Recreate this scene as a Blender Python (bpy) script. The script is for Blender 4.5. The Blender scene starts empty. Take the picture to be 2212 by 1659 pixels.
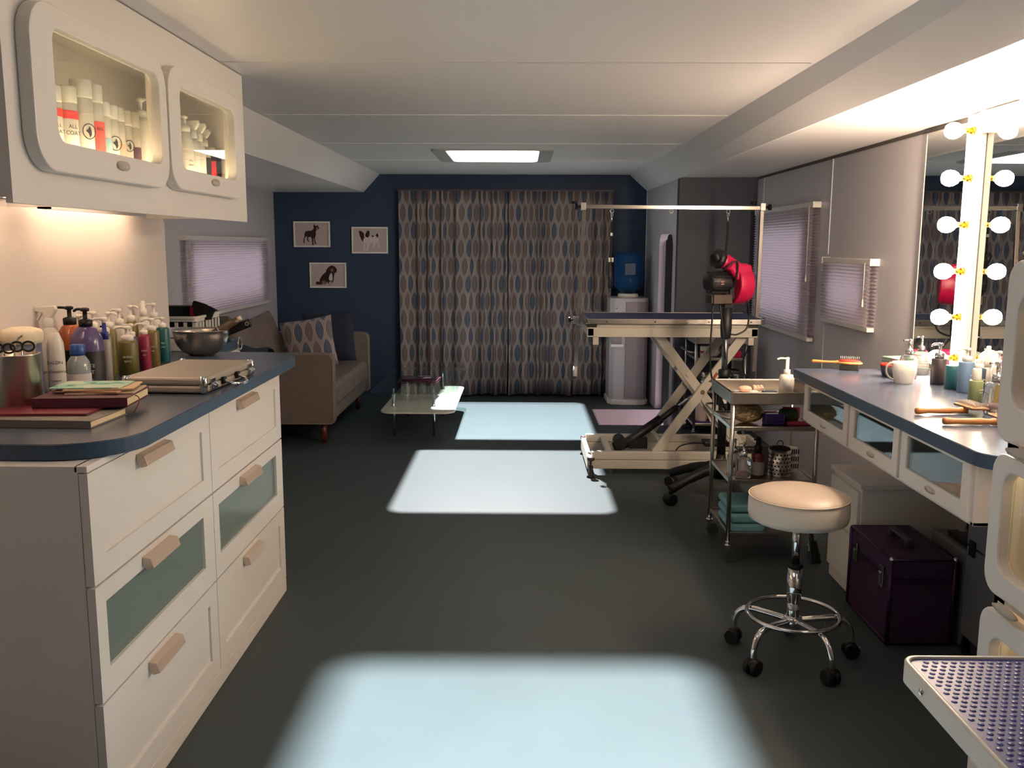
import bpy, math, random
from mathutils import Vector, Matrix, Euler
random.seed(7)
S = bpy.context.scene
COL = S.collection
PI = math.pi
# ------------------------------------------------------------------ camera
cam_d = bpy.data.cameras.new('camera'); cam = bpy.data.objects.new('camera', cam_d); COL.objects.link(cam); S.camera = cam
FPX = 1960.0
cam_d.sensor_fit = 'HORIZONTAL'; cam_d.sensor_width = 36.0; cam_d.lens = FPX / 2212 * 36; cam_d.clip_start = 0.02
pi_, ya_, ro_ = math.radians(8.73), math.radians(-.54), math.radians(.21)
f = Vector((math.sin(ya_)*math.cos(pi_), math.cos(ya_)*math.cos(pi_), -math.sin(pi_)))
r = Vector((math.cos(ya_), -math.sin(ya_), 0)); u = r.cross(f)
r2 = r*math.cos(ro_) + u*math.sin(ro_); u2 = u*math.cos(ro_) - r*math.sin(ro_)
cam.matrix_world = Matrix(((r2.x, u2.x, -f.x, 0), (r2.y, u2.y, -f.y, 0), (r2.z, u2.z, -f.z, 1.45), (0, 0, 0, 1)))
# ------------------------------------------------------------------ view and world
S.view_settings.view_transform = 'Standard'; S.view_settings.look = 'None'
S.view_settings.exposure = 0.0; S.view_settings.gamma = 1.0; S.view_settings.use_curve_mapping = False
S.cycles.use_denoising = True
S.cycles.sample_clamp_indirect = 6.0
S.cycles.max_bounces = 12; S.cycles.diffuse_bounces = 5; S.cycles.glossy_bounces = 6; S.cycles.transmission_bounces = 10; S.cycles.transparent_max_bounces = 16
W = bpy.data.worlds.new('daylight'); S.world = W; W.use_nodes = True
bg = W.node_tree.nodes['Background']; bg.inputs[0].default_value = (0.98, 0.86, 0.93, 1); bg.inputs[1].default_value = 1.6
# film lamps above the roof hatches
def spot(name, loc, target, watts, rad, deg, col=(.86, .95, 1.0)):
    d = bpy.data.lights.new(name, 'SPOT'); d.energy = watts; d.shadow_soft_size = rad; d.spot_size = math.radians(deg); d.spot_blend = .1; d.color = col
    o = bpy.data.objects.new(name, d); COL.objects.link(o); o.location = loc
    o.rotation_euler = (Vector(target)-Vector(loc)).to_track_quat('-Z', 'Y').to_euler(); return o
spot('roof_lamp', (-.374, 6.24, 4.40), (-.205, 6.9, 2.1), 11500, .03, 40, (.95, .98, 1.0))
spot('roof_lamp', (-.32, 8.30, 4.40), (-.205, 6.9, 2.1), 9000, .03, 40, (1.0, .97, .96))
spot('roof_lamp', (.02, .91, 4.73), (.02, 1.6, 2.1), 13500, .13, 40, (.95, .98, 1.0))

# ------------------------------------------------------------------ materials
def lin(h):
    h = h.lstrip('#'); c = [int(h[i:i+2], 16)/255 for i in (0, 2, 4)]
    return tuple((v/12.92 if v <= .04045 else ((v+.055)/1.055)**2.4) for v in c)
MATS = {}
def M(name, col='#888888', rough=.5, metal=0, noise=.04, scale=8, bump=0, bscale=80, coat=0, emit=None, estr=0, trans=0, ior=1.45, aniso=0, stretch=None, sss=0, spec=None):
    if name in MATS: return MATS[name]
    m = bpy.data.materials.new(name); m.use_nodes = True; MATS[name] = m
    nt = m.node_tree; N = nt.nodes; L = nt.links; b = N['Principled BSDF']
    c = lin(col)
    b.inputs['Roughness'].default_value = rough; b.inputs['Metallic'].default_value = metal
    b.inputs['Coat Weight'].default_value = coat; b.inputs['Transmission Weight'].default_value = trans; b.inputs['IOR'].default_value = ior
    b.inputs['Anisotropic'].default_value = aniso
    if spec is not None: b.inputs['Specular IOR Level'].default_value = spec
    tc = N.new('ShaderNodeTexCoord'); mp = N.new('ShaderNodeMapping'); L.new(tc.outputs['Object'], mp.inputs[0])
    if stretch: mp.inputs['Scale'].default_value = stretch
    nz = N.new('ShaderNodeTexNoise'); nz.inputs['Scale'].default_value = scale; nz.inputs['Detail'].default_value = 4; L.new(mp.outputs[0], nz.inputs['Vector'])
    mix = N.new('ShaderNodeMixRGB'); L.new(nz.outputs['Fac'], mix.inputs[0])
    mix.inputs[1].default_value = (*[v*(1-noise) for v in c], 1); mix.inputs[2].default_value = (*[min(1, v*(1+noise)) for v in c], 1)
    L.new(mix.outputs[0], b.inputs['Base Color'])
    if bump:
        n2 = N.new('ShaderNodeTexNoise'); n2.inputs['Scale'].default_value = bscale; L.new(mp.outputs[0], n2.inputs['Vector'])
        bp = N.new('ShaderNodeBump'); bp.inputs['Strength'].default_value = bump; bp.inputs['Distance'].default_value = .002
        L.new(n2.outputs['Fac'], bp.inputs['Height']); L.new(bp.outputs[0], b.inputs['Normal'])
    if emit: b.inputs['Emission Color'].default_value = (*emit, 1); b.inputs['Emission Strength'].default_value = estr
    return m
def pane(name, tint=(.93, .97, .96), rough=0.0, gl=1.0, haze=0):
    if name in MATS: return MATS[name]
    m = bpy.data.materials.new(name); m.use_nodes = True; MATS[name] = m
    nt = m.node_tree; N = nt.nodes; L = nt.links; N.remove(N['Principled BSDF'])
    t = N.new('ShaderNodeBsdfTransparent'); t.inputs[0].default_value = (*tint, 1)
    g = N.new('ShaderNodeBsdfGlossy'); g.inputs['Roughness'].default_value = rough; g.inputs[0].default_value = (gl, gl, gl, 1)
    fr = N.new('ShaderNodeFresnel'); ge = N.new('ShaderNodeNewGeometry'); mr = N.new('ShaderNodeMapRange'); mr.inputs[3].default_value = 1.5; mr.inputs[4].default_value = 1/1.5
    L.new(ge.outputs['Backfacing'], mr.inputs[0]); L.new(mr.outputs[0], fr.inputs[0])
    mx = N.new('ShaderNodeMixShader'); L.new(fr.outputs[0], mx.inputs[0]); L.new(t.outputs[0], mx.inputs[1]); L.new(g.outputs[0], mx.inputs[2])
    out = mx
    if haze:
        d = N.new('ShaderNodeBsdfTranslucent'); d.inputs[0].default_value = (.62, .70, .68, 1)
        d2 = N.new('ShaderNodeBsdfDiffuse'); d2.inputs[0].default_value = (.40, .47, .45, 1)
        nz = N.new('ShaderNodeTexNoise'); nz.inputs['Scale'].default_value = 6
        ad = N.new('ShaderNodeMixShader'); ad.inputs[0].default_value = .5; L.new(d.outputs[0], ad.inputs[1]); L.new(d2.outputs[0], ad.inputs[2])
        m2 = N.new('ShaderNodeMixShader'); m2.inputs[0].default_value = haze; L.new(mx.outputs[0], m2.inputs[1]); L.new(ad.outputs[0], m2.inputs[2]); out = m2
    L.new(out.outputs[0], N['Material Output'].inputs[0]); return m
def cloth_trans(name, col, tcol, w=.5):
    m = bpy.data.materials.new(name); m.use_nodes = True; MATS[name] = m
    nt = m.node_tree; N = nt.nodes; L = nt.links; N.remove(N['Principled BSDF'])
    d = N.new('ShaderNodeBsdfDiffuse'); d.inputs[0].default_value = (*lin(col), 1)
    t = N.new('ShaderNodeBsdfTranslucent'); t.inputs[0].default_value = (*lin(tcol), 1)
    mx = N.new('ShaderNodeMixShader'); mx.inputs[0].default_value = w; L.new(d.outputs[0], mx.inputs[1]); L.new(t.outputs[0], mx.inputs[2])
    L.new(mx.outputs[0], N['Material Output'].inputs[0]); return m
# node maths helper for the leaf print
class E_:
    def __init__(s, nt, o): s.nt = nt; s.o = o
    def _(s, op, b=None, c=None):
        n = s.nt.nodes.new('ShaderNodeMath'); n.operation = op
        for i, v in enumerate((s, b, c)):
            if v is None: continue
            if isinstance(v, E_): s.nt.links.new(v.o, n.inputs[i])
            else: n.inputs[i].default_value = v
        return E_(s.nt, n.outputs[0])
    def __add__(s, b): return s._('ADD', b)
    def __sub__(s, b): return s._('SUBTRACT', b)
    def __mul__(s, b): return s._('MULTIPLY', b)
def leaf_mat(name, sx, sy, rough=.85):
    m = bpy.data.materials.new(name); m.use_nodes = True; MATS[name] = m
    nt = m.node_tree; N = nt.nodes; L = nt.links; b = N['Principled BSDF']; b.inputs['Roughness'].default_value = rough; b.inputs['Specular IOR Level'].default_value = .2
    uv = N.new('ShaderNodeUVMap'); uv.uv_map = 'UVMap'; sp = N.new('ShaderNodeSeparateXYZ'); L.new(uv.outputs[0], sp.inputs[0])
    X = E_(nt, sp.outputs[0])*(1/sx); Y = E_(nt, sp.outputs[1])*(1/sy)
    ry = Y._('FLOOR'); fy = Y - ry
    off = (ry*.5)._('FRACT')            # 0 or .5 stagger
    X2 = X + off; cx = X2._('FLOOR'); fx = (X2 - cx) - .5
    wid = ((fy*PI)._('SINE')._('POWER', .6))*.49
    d = fx._('ABSOLUTE')._('DIVIDE', wid + .0001)
    inside = d._('LESS_THAN', .93)
    edge = inside * d._('GREATER_THAN', .80)
    strip = ((d*15.0)._('SINE')*.5 + .5)
    blue = ((cx + ry)*.5)._('FRACT')._('GREATER_THAN', .3) * ((cx*.3333 + ry*.21)._('FRACT')._('GREATER_THAN', .28))
    def mixc(fac, a, bb):
        n = N.new('ShaderNodeMixRGB')
        L.new(fac.o, n.inputs[0])
        for i, c in ((1, a), (2, bb)):
            if isinstance(c, str): n.inputs[i].default_value = (*lin(c), 1)
            else: L.new(c, n.inputs[i])
        return n.outputs[0]
    base = '#897d7a'
    leafc = mixc(strip, mixc(blue, '#605656', '#434854'), mixc(blue, '#736764', '#585f6c'))
    c1 = mixc(inside, base, leafc); c2 = mixc(edge, c1, '#a8998f')
    L.new(c2, b.inputs['Base Color']); return m
ceil_m = M('ceiling_panel', '#e9e4e1', .36, noise=.02, scale=2)
wall_m = M('pale_wall', '#c0bcc0', .42, noise=.03, scale=3, bump=.05, bscale=120)
warmwall_m = M('splash_panel', '#d6cdc8', .4, noise=.02, scale=3)
navy_m = M('navy_wall', '#243650', .6, noise=.06, scale=4, bump=.05)
floor_m = M('teal_vinyl', '#3b4345', .52, spec=.20, noise=.08, scale=3, bump=.04, bscale=60)
seam_m = M('seam_strip', '#dcdad6', .4)
white_m = M('white_lacquer', '#dcd8d2', .38, noise=.02)
white2_m = M('white_plastic', '#e4e0d8', .35, noise=.02)
blue_top = M('blue_laminate', '#4b5666', .26, noise=.03, scale=12)
blue_edge = M('blue_edge', '#30465c', .4, noise=.03)
steel = M('brushed_steel', '#b9b2aa', .28, 1, noise=.1, scale=30, stretch=(1, 1, .05), aniso=.3)
chrome = M('chrome', '#d8d8da', .07, 1, noise=.01)
alu = M('aluminium', '#b9b6b3', .3, 1, noise=.06, scale=40)
black_m = M('black_plastic', '#121214', .5, noise=.1, spec=.35)
cream_m = M('cream_paint', '#bcb5a8', .36, noise=.04)
gold_m = M('brass', '#c99b3c', .25, 1)
dark_m = M('dark_grey', '#2c2d30', .5)
glass_m = pane('clear_pane')
frost_m = pane('frosted_pane', (.60, .68, .67), .16, .9, .50)
mirror_m = M('mirror_glass', '#e6e9e8', .01, 1, noise=.003)
bulb_m = M('lit_bulb', '#ffffff', .4, emit=(1.0, .77, .56), estr=275)
strip_m = M('lit_tube', '#ffffff', .4, emit=(1.0, .68, .44), estr=48)
blind_m = cloth_trans('blind_fabric', '#d8d2d6', '#f4eef2', .7)
leafc_m = leaf_mat('leaf_print_curtain', .082, .166)
leafp_m = leaf_mat('leaf_print_cushion', .085, .17)
sofa_m = M('sofa_weave', '#6b6058', .9, noise=.35, scale=14, stretch=(1, .35, 6), bump=.5, bscale=60)
sofa2_m = M('sofa_seat_weave', '#685d56', .9, noise=.35, scale=16, stretch=(2, 1, 3), bump=.5, bscale=60)
wood_m = M('turned_wood', '#a9713f', .4, noise=.2, scale=20, stretch=(8, 1, 8))
redwood = M('red_wood', '#5a241c', .4, noise=.2)
pinkplastic = M('magenta_plastic', '#c01a4e', .3, noise=.03)
red_m = M('crimson_shell', '#a81240', .32, noise=.03)
purple_m = M('purple_leather', '#351a3a', .5, noise=.12, scale=30, bump=.2, bscale=200)
purple_edge = M('purple_metal', '#3d2143', .3, .6)
paper_m = M('white_paper', '#e6e2da', .8)
clearp = M('clear_plastic', '#f2f4f4', .06, trans=.95, ior=1.3, noise=.01)
ink = M('dark_ink', '#2a2628', .6); inkw = M('white_ink', '#e8e4dc', .6)

# ------------------------------------------------------------------ mesh builder
def rr(x0, x1, y0, y1, rad, n=6):
    if not isinstance(rad, (tuple, list)): rad = (rad,)*4
    P = []
    for (cx, cy, a0, q) in ((x0, y0, PI, rad[0]), (x1, y0, 1.5*PI, rad[1]), (x1, y1, 0, rad[2]), (x0, y1, .5*PI, rad[3])):
        sx = 1 if cx == x0 else -1; sy = 1 if cy == y0 else -1
        ox, oy = cx+sx*q, cy+sy*q
        for i in range(n+1):
            a = a0+(PI/2)*i/n; P.append((ox+q*math.cos(a), oy+q*math.sin(a)))
    return P
class MB:
    def __init__(s, w=None): s.v = []; s.f = []; s.s = []; s.uv = None; s.off = Vector(w.location) if w is not None else Vector((0, 0, 0))
    def add(s, vs, fs, sm=False):
        k = len(s.v); s.v += [tuple(Vector(p)-s.off) for p in vs]; s.f += [tuple(k+i for i in q) for q in fs]; s.s += [sm]*len(fs); return s
    def box(s, x0, x1, y0, y1, z0, z1):
        v = [(x, y, z) for z in (z0, z1) for y in (y0, y1) for x in (x0, x1)]
        return s.add(v, [(0, 2, 3, 1), (4, 5, 7, 6), (0, 1, 5, 4), (2, 6, 7, 3), (0, 4, 6, 2), (1, 3, 7, 5)])
    def prism(s, pts, ax, a, b, sm=False):
        def mk(p, t): return {'x': (t, p[0], p[1]), 'y': (p[0], t, p[1]), 'z': (p[0], p[1], t)}[ax]
        n = len(pts); v = [mk(p, a) for p in pts]+[mk(p, b) for p in pts]
        k = len(s.v)
        s.add(v, [tuple(range(n))[::-1], tuple(range(n, 2*n))]); s.f += [(k+i, k+(i+1) % n, k+n+(i+1) % n, k+n+i) for i in range(n)]; s.s += [sm]*n
        return s
    def frame(s, po, pi, ax, a, b):
        def mk(p, t): return {'x': (t, p[0], p[1]), 'y': (p[0], t, p[1]), 'z': (p[0], p[1], t)}[ax]
        n = len(po); v = [mk(p, a) for p in po]+[mk(p, a) for p in pi]+[mk(p, b) for p in po]+[mk(p, b) for p in pi]; F = []
        for i in range(n):
            j = (i+1) % n
            F += [(i, j, n+j, n+i), (2*n+i, 3*n+i, 3*n+j, 2*n+j), (i, 2*n+i, 2*n+j, j), (n+i, n+j, 3*n+j, 3*n+i)]
        return s.add(v, F)
    def cyl(s, p0, p1, r0, r1=None, n=24, sm=True):
        r1 = r0 if r1 is None else r1; p0 = Vector(p0); p1 = Vector(p1); d = (p1-p0).normalized()
        a = d.orthogonal().normalized(); b = d.cross(a); v = []
        for p, q in ((p0, r0), (p1, r1)):
            for i in range(n):
                t = 2*PI*i/n; v.append(p+(a*math.cos(t)+b*math.sin(t))*q)
        k = len(s.v); s.add(v, [tuple(range(n))[::-1], tuple(range(n, 2*n))])
        s.f += [(k+i, k+(i+1) % n, k+n+(i+1) % n, k+n+i) for i in range(n)]; s.s += [sm]*n; return s
    def lathe(s, prof, c=(0, 0, 0), n=32, sx=1, sy=1, closed=True, ax='z'):
        v = []; m = len(prof)
        for (q, z) in prof:
            for i in range(n):
                t = 2*PI*i/n; p = (q*math.cos(t)*sx, q*math.sin(t)*sy, z)
                if ax == 'x': p = (p[2], p[0], p[1])
                if ax == 'y': p = (p[0], p[2], p[1])
                v.append((c[0]+p[0], c[1]+p[1], c[2]+p[2]))
        F = [(j*n+i, j*n+(i+1) % n, (j+1)*n+(i+1) % n, (j+1)*n+i) for j in range(m-1) for i in range(n)]
        s.add(v, F, True); k = len(s.v)-m*n
        if closed: s.f += [tuple(k+i for i in range(n))[::-1], tuple(k+(m-1)*n+i for i in range(n))]; s.s += [False, False]
        return s
    def tube(s, pts, q, n=10, closed=False):
        P = [Vector(p) for p in pts]; m = len(P); v = []; up = None
        for i in range(m):
            a = P[(i-1) % m] if (i > 0 or closed) else P[i]; b = P[(i+1) % m] if (i < m-1 or closed) else P[i]
            d = (b-a).normalized()
            if up is None: up = d.orthogonal().normalized()
            up = (up-d*up.dot(d)).normalized(); w = d.cross(up); rad = q[i] if isinstance(q, (list, tuple)) else q
            for j in range(n):
                t = 2*PI*j/n; v.append(P[i]+(up*math.cos(t)+w*math.sin(t))*rad)
        mm = m if closed else m-1
        F = [(i*n+j, i*n+(j+1) % n, ((i+1) % m)*n+(j+1) % n, ((i+1) % m)*n+j) for i in range(mm) for j in range(n)]
        s.add(v, F, True); k = len(s.v)-m*n
        if not closed: s.f += [tuple(k+j for j in range(n))[::-1], tuple(k+(m-1)*n+j for j in range(n))]; s.s += [False, False]
        return s
    def ball(s, c, q, n=20, m=12):
        if not isinstance(q, (list, tuple)): q = (q, q, q)
        v = []; F = []
        for i in range(m+1):
            a = -PI/2+PI*i/m
            for j in range(n): t = 2*PI*j/n; v.append((c[0]+q[0]*math.cos(a)*math.cos(t), c[1]+q[1]*math.cos(a)*math.sin(t), c[2]+q[2]*math.sin(a)))
        for i in range(m):
            for j in range(n): F.append((i*n+j, i*n+(j+1) % n, (i+1)*n+(j+1) % n, (i+1)*n+j))
        return s.add(v, F, True)
def spline(pts, k=8):
    P = [Vector(p) for p in pts]; P = [2*P[0]-P[1]]+P+[2*P[-1]-P[-2]]; o = []
    for i in range(1, len(P)-2):
        for j in range(k):
            t = j/k; a, b, c, d = P[i-1], P[i], P[i+1], P[i+2]
            o.append(.5*((2*b)+(c-a)*t+(2*a-5*b+4*c-d)*t*t+(-a+3*b-3*c+d)*t**3))
    return o+[P[-2]]
def obj(name, mb, mat, parent=None, bev=0, seg=2, sub=0, solid=0):
    me = bpy.data.meshes.new(name); me.from_pydata(mb.v, [], mb.f); me.update()
    for p, sm in zip(me.polygons, mb.s): p.use_smooth = sm
    if mb.uv:
        ul = me.uv_layers.new(name='UVMap')
        for lp in me.loops: ul.data[lp.index].uv = mb.uv[lp.vertex_index]
    me.materials.append(mat); me.validate()
    import bmesh
    b_ = bmesh.new(); b_.from_mesh(me); bmesh.ops.recalc_face_normals(b_, faces=b_.faces) if not mb.uv else None; b_.to_mesh(me); b_.free()
    o = bpy.data.objects.new(name, me); COL.objects.link(o)
    if parent is not None: o.parent = parent
    if bev:
        md = o.modifiers.new('bevel', 'BEVEL'); md.width = bev; md.segments = seg; md.limit_method = 'ANGLE'; md.angle_limit = math.radians(40)
    if solid: md = o.modifiers.new('solid', 'SOLIDIFY'); md.thickness = solid; md.offset = 0
    if sub: md = o.modifiers.new('sub', 'SUBSURF'); md.levels = sub; md.render_levels = sub
    return o
def tag(o, label, cat, group=None, kind=None):
    o['label'] = label; o['category'] = cat
    if group: o['group'] = group
    if kind: o['kind'] = kind
    return o
def thing(name, label, cat, loc=(0, 0, 0), rz=0, group=None):
    o = bpy.data.objects.new(name, None); o.empty_display_size = .05; COL.objects.link(o); o.location = loc; o.rotation_euler = (0, 0, rz)
    return tag(o, label, cat, group)
def solo(name, mb, mat, label, cat, group=None, loc=None, rz=0, **k):
    o = obj(name, mb, mat, **k); tag(o, label, cat, group)
    if loc: o.location = loc; o.rotation_euler = (0, 0, rz)
    return o
def struct(name, mb, mat, parent=None, **k):
    o = obj(name, mb, mat, parent, **k)
    if parent is None: o['kind'] = 'structure'
    return o
def copy_tree(o, parent=None):
    c = o.copy(); COL.objects.link(c)
    if parent is not None: c.parent = parent
    for ch in list(o.children): copy_tree(ch, c)
    return c
def lettering(parent, s, loc, size, mat, rot=(PI/2, 0, 0), align='CENTER', name='lettering'):
    cu = bpy.data.curves.new('t', 'FONT'); cu.body = s; cu.size = size; cu.align_x = align; cu.extrude = .00015
    t = bpy.data.objects.new('t', cu); COL.objects.link(t); dg = bpy.context.evaluated_depsgraph_get()
    me = bpy.data.meshes.new_from_object(t.evaluated_get(dg)); bpy.data.objects.remove(t); bpy.data.curves.remove(cu)
    me.materials.clear(); me.materials.append(mat)
    o = bpy.data.objects.new(name, me); COL.objects.link(o); o.parent = parent; o.location = loc; o.rotation_euler = rot; return o

# ------------------------------------------------------------------ the room
YE = 8.76; ZC = 2.104
# stairwell hole x .64..1.2 y 7.27..8.0
fl = MB().box(-2.5, .64, -1.2, YE+.1, -.1, 0).box(.64, 2.0, -1.2, 7.27, -.1, 0).box(.64, 2.0, 8.0, YE+.1, -.1, 0)
struct('floor', fl, floor_m)
c = MB()
c.box(-2.5, -.535, -1.2, YE+.1, ZC, ZC+.05).box(.127, 2.0, 3.0, YE+.1, ZC, ZC+.05).box(-.535, .127, 7.33, YE+.1, ZC, ZC+.05)
c.box(-.535, .127, 3.0, 6.46, ZC, ZC+.05).box(.36, 2.0, -1.2, 3.0, ZC, ZC+.05).box(-.535, -.34, -1.2, 3.0, ZC, ZC+.05)
c.box(-.34, .36, -1.2, 1.2, ZC, ZC+.05).box(-.34, .36, 2.07, 3.0, ZC, ZC+.05)
struct('ceiling', c, ceil_m)
for y in (3.43, 4.78, 6.1, 7.29): struct('trim_1', MB().box(-1.32, 1.045, y-.004, y+.004, ZC-.003, ZC+.001), seam_m)
def hatch(n, x0, x1, y0, y1):
    o = MB().frame(rr(x0-.10, x1+.10, y0-.03, y1+.03, .09), rr(x0+.004, x1-.004, y0+.004, y1-.004, .045), 'z', ZC-.012, ZC+.052)
    w = struct(n, o, M('hatch_frame', '#a9a6a4', .5), bev=.004)
    obj('hatch_well', MB().frame(rr(x0-.03, x1+.03, y0-.03, y1+.03, .06), rr(x0, x1, y0, y1, .045), 'z', ZC+.05, ZC+.14), white_m, w)
    return w
hatch('window_1', -.535, .127, 6.46, 7.33); hatch('window_2', -.34, .36, 1.2, 2.07)
# coves and slide-out soffits
def quadprism(name, A, B, mat):      # A,B: cross sections at two y values, lists of (x,z)
    n = len(A[1]); v = [(x, A[0], z) for x, z in A[1]]+[(x, B[0], z) for x, z in B[1]]
    m = MB().add(v, [tuple(range(n)), tuple(range(2*n-1, n-1, -1))]+[(i, (i+1) % n, n+(i+1) % n, n+i) for i in range(n)])
    return struct(name, m, mat)
quadprism('trim_2', (3.70, [(-1.33, ZC+.01), (-1.505, 1.936), (-1.56, 1.95), (-1.56, ZC+.01)]), (YE, [(-1.33, ZC+.01), (-1.497, 1.936), (-1.56, 1.95), (-1.56, ZC+.01)]), ceil_m)
quadprism('trim_3', (-1.2, [(1.075, ZC+.01), (1.31, 1.972), (1.36, 1.98), (1.36, ZC+.01)]), (YE, [(1.03, ZC+.01), (1.19, 1.958), (1.30, 1.98), (1.30, ZC+.01)]), ceil_m)
struct('ceiling', MB().box(-2.45, -1.50, 3.70, YE+.1, 1.936, 1.99), ceil_m)
struct('ceiling', MB().add([(1.31, -1.2, 1.972), (1.95, -1.2, 1.972), (1.95, 7.2, 1.972), (1.225, 7.2, 1.968), (1.31, -1.2, 2.02), (1.95, -1.2, 2.02), (1.95, 7.2, 2.02), (1.225, 7.2, 2.02)], [(0, 1, 2, 3), (7, 6, 5, 4), (0, 4, 5, 1), (1, 5, 6, 2), (2, 6, 7, 3), (3, 7, 4, 0)]), ceil_m)
struct('trim_4', MB().tube([(1.03, YE-.006, ZC-.002), (1.19, YE-.006, 1.958), (1.19, YE-.006, 0)], .006, 6), seam_m)
struct('trim_5', MB().box(1.824, 1.831, 2.2, 7.2, 1.955, 1.972), M('dark_gap', '#4a4644', .6))
# walls
struct('wall_back', MB().box(-2.5, 2.0, YE, YE+.08, 0, 2.2), navy_m)
wl = MB()
Yw0, Yw1, Zw0, Zw1 = 6.42, 8.18, .97, 1.44
wl.box(-2.435, -2.355, 3.0, Yw0, 0, 2).box(-2.435, -2.355, Yw1, YE, 0, 2).box(-2.435, -2.355, Yw0, Yw1, 0, Zw0).box(-2.435, -2.355, Yw0, Yw1, Zw1, 2)
struct('wall_left', wl, wall_m)
struct('wall_left', MB().box(-2.435, -1.56, 2.96, 3.02, 0, 2.1), wall_m)
struct('wall_rear', MB().box(-2.5, 2.0, -1.25, -1.2, 0, 2.2), wall_m)
struct('wall_left', MB().box(-1.62, -1.56, -1.2, 3.05, 0, 2.1).box(-1.62, -1.56, 3.0, 3.7, 1.56, 2.1), wall_m)
wr = MB(); A = [(4.80, 5.35, 1.06, 1.34), (5.85, 6.92, .93, 1.60)]
wr.box(1.83, 1.9, -1.2, 4.80, 0, 2).box(1.83, 1.9, 5.35, 5.85, 0, 2).box(1.83, 1.9, 6.92, 7.2, 0, 2)
for y0, y1, z0, z1 in A: wr.box(1.83, 1.9, y0, y1, 0, z0).box(1.83, 1.9, y0, y1, z1, 2)
struct('wall_right', wr, wall_m)
for y, z0, z1 in ((5.48, 0, .99), (5.48, 1.40, 1.955), (7.0, 1.72, 1.955), (7.0, 0, .85), (4.05, 0, .9)): struct('trim_6', MB().box(1.826, 1.831, y-.005, y+.005, z0, z1), seam_m)
struct('wall_partition', MB().box(1.225, 1.9, 7.19, 7.28, 0, 2.1), M('slate_wall', '#363b49', .5, noise=.05))
# entry side wall with rounded doorway (tapered slightly)
def ex(y): return 1.235-(y-7.2)*.0288
dy0, dy1, dz = 7.34, 8.06, 1.545
ow = rr(dy0, dy1, -.45, dz, (.001, .001, .12, .12)); n = len(ow)
oo = []
for i, (a, b) in enumerate(ow):
    k = i//7; oo.append([(7.2, -.5), (YE, -.5), (YE, 2.0), (7.2, 2.0)][k])
m = MB(); v = []
for t in (0, .05):
    for P in (oo, ow): v += [(ex(p[0])+t, p[0], p[1]) for p in P]
F = []
for i in range(n):
    j = (i+1) % n; F += [(i, j, n+j, n+i), (2*n+i, 3*n+i, 3*n+j, 2*n+j), (n+i, n+j, 3*n+j, 3*n+i), (i, 2*n+i, 2*n+j, j)]
m.add(v, F)
struct('wall_entry', m, wall_m)
# rounded door jamb lining + stairwell
jm = M('jamb_white', '#d6c6cb', .4)
jv = MB(); W2 = rr(dy0+.003, dy1-.003, -.44, dz-.003, (.001, .001, .118, .118)); jv.frame([(a, b) for a, b in ow], W2, 'x', 1.213, 1.275)
struct('door_1', jv, jm)
well = MB().box(.64, 1.28, 7.98, 7.998, -.45, -.002).box(.641, .655, 7.27, 7.99, -.45, -.002).box(.62, 1.28, 7.25, 7.27, -.45, -.1).box(.62, 1.3, 7.25, 8.03, -.47, -.45).box(.64, .95, 7.27, 8.0, -.45, -.25)
struct('floor', well, jm)
d1 = struct('door_2', MB().prism(rr(1.268, 1.95, -.4, 1.60, (.02, .02, .1, .1)), 'y', 8.03, 8.07), M('dark_door', '#141316', .5))
obj('latch', MB().box(1.275, 1.292, 8.015, 8.03, .50, .60), white2_m, d1, bev=.003)
# ------------------------------------------------------------------ windows + honeycomb blinds
def blind(x, side, y0, y1, z0, z1, label, wand=True):
    T = thing('honeycomb_blind', label, 'blind', (x, (y0+y1)/2, z1)); n = int((z1-z0-.05)/.0185); zs = [z0+.022+i*(z1-.03-z0-.022)/(2*n) for i in range(2*n+1)]
    m = MB(T)
    for sgn, base in ((1, side*.004), (-1, side*.040)):
        v = []; F = []
        for i, z in enumerate(zs):
            dx = .009 if i % 2 else -.004
            xx = x+base + (dx if sgn > 0 else -dx)*-side*1
            v += [(xx, y0+.004, z), (xx, y1-.004, z)]
        F = [(2*i, 2*i+1, 2*i+3, 2*i+2) for i in range(len(zs)-1)]
        m.add(v, F)
    obj('shade', m, blind_m, T)
    xa, xb = sorted((x, x+side*.046))
    obj('head_rail', MB(T).box(xa, xb, y0, y1, z1-.03, z1), white_m, T, bev=.003)
    obj('bottom_rail', MB(T).box(xa+.004, xb-.004, y0, y1, z0, z0+.022), white_m, T, bev=.003)
    xm = x+side*.05
    obj('cord', MB(T).tube([(xm, y0+.06, z1-.02), (xm, y0+.06, (z0+z1)/2-.02)], .0016, 6), white2_m, T)
    obj('cord_tassel', MB(T).lathe([(.003, 0), (.006, -.03), (.005, -.04)], (xm, y0+.06, (z0+z1)/2-.02), 10), white2_m, T)
    for yy in (y0-.004, y1-.006): obj('end_cap', MB(T).box(xa-.002, xb+.002, yy, yy+.01, z1-.034, z1+.002), white2_m, T)
    return T
blind(1.828, -1, 5.66, 7.05, .858, 1.715, 'large pale honeycomb blind, glowing, on the right wall by the partition')
blind(1.828, -1, 4.69, 5.44, 1.008, 1.383, 'small pale honeycomb blind on the right wall, nearer the lit mirror')
blind(-2.353, 1, 6.30, 8.34, .915, 1.505, 'wide pale honeycomb blind on the left wall behind the sofa')
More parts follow.
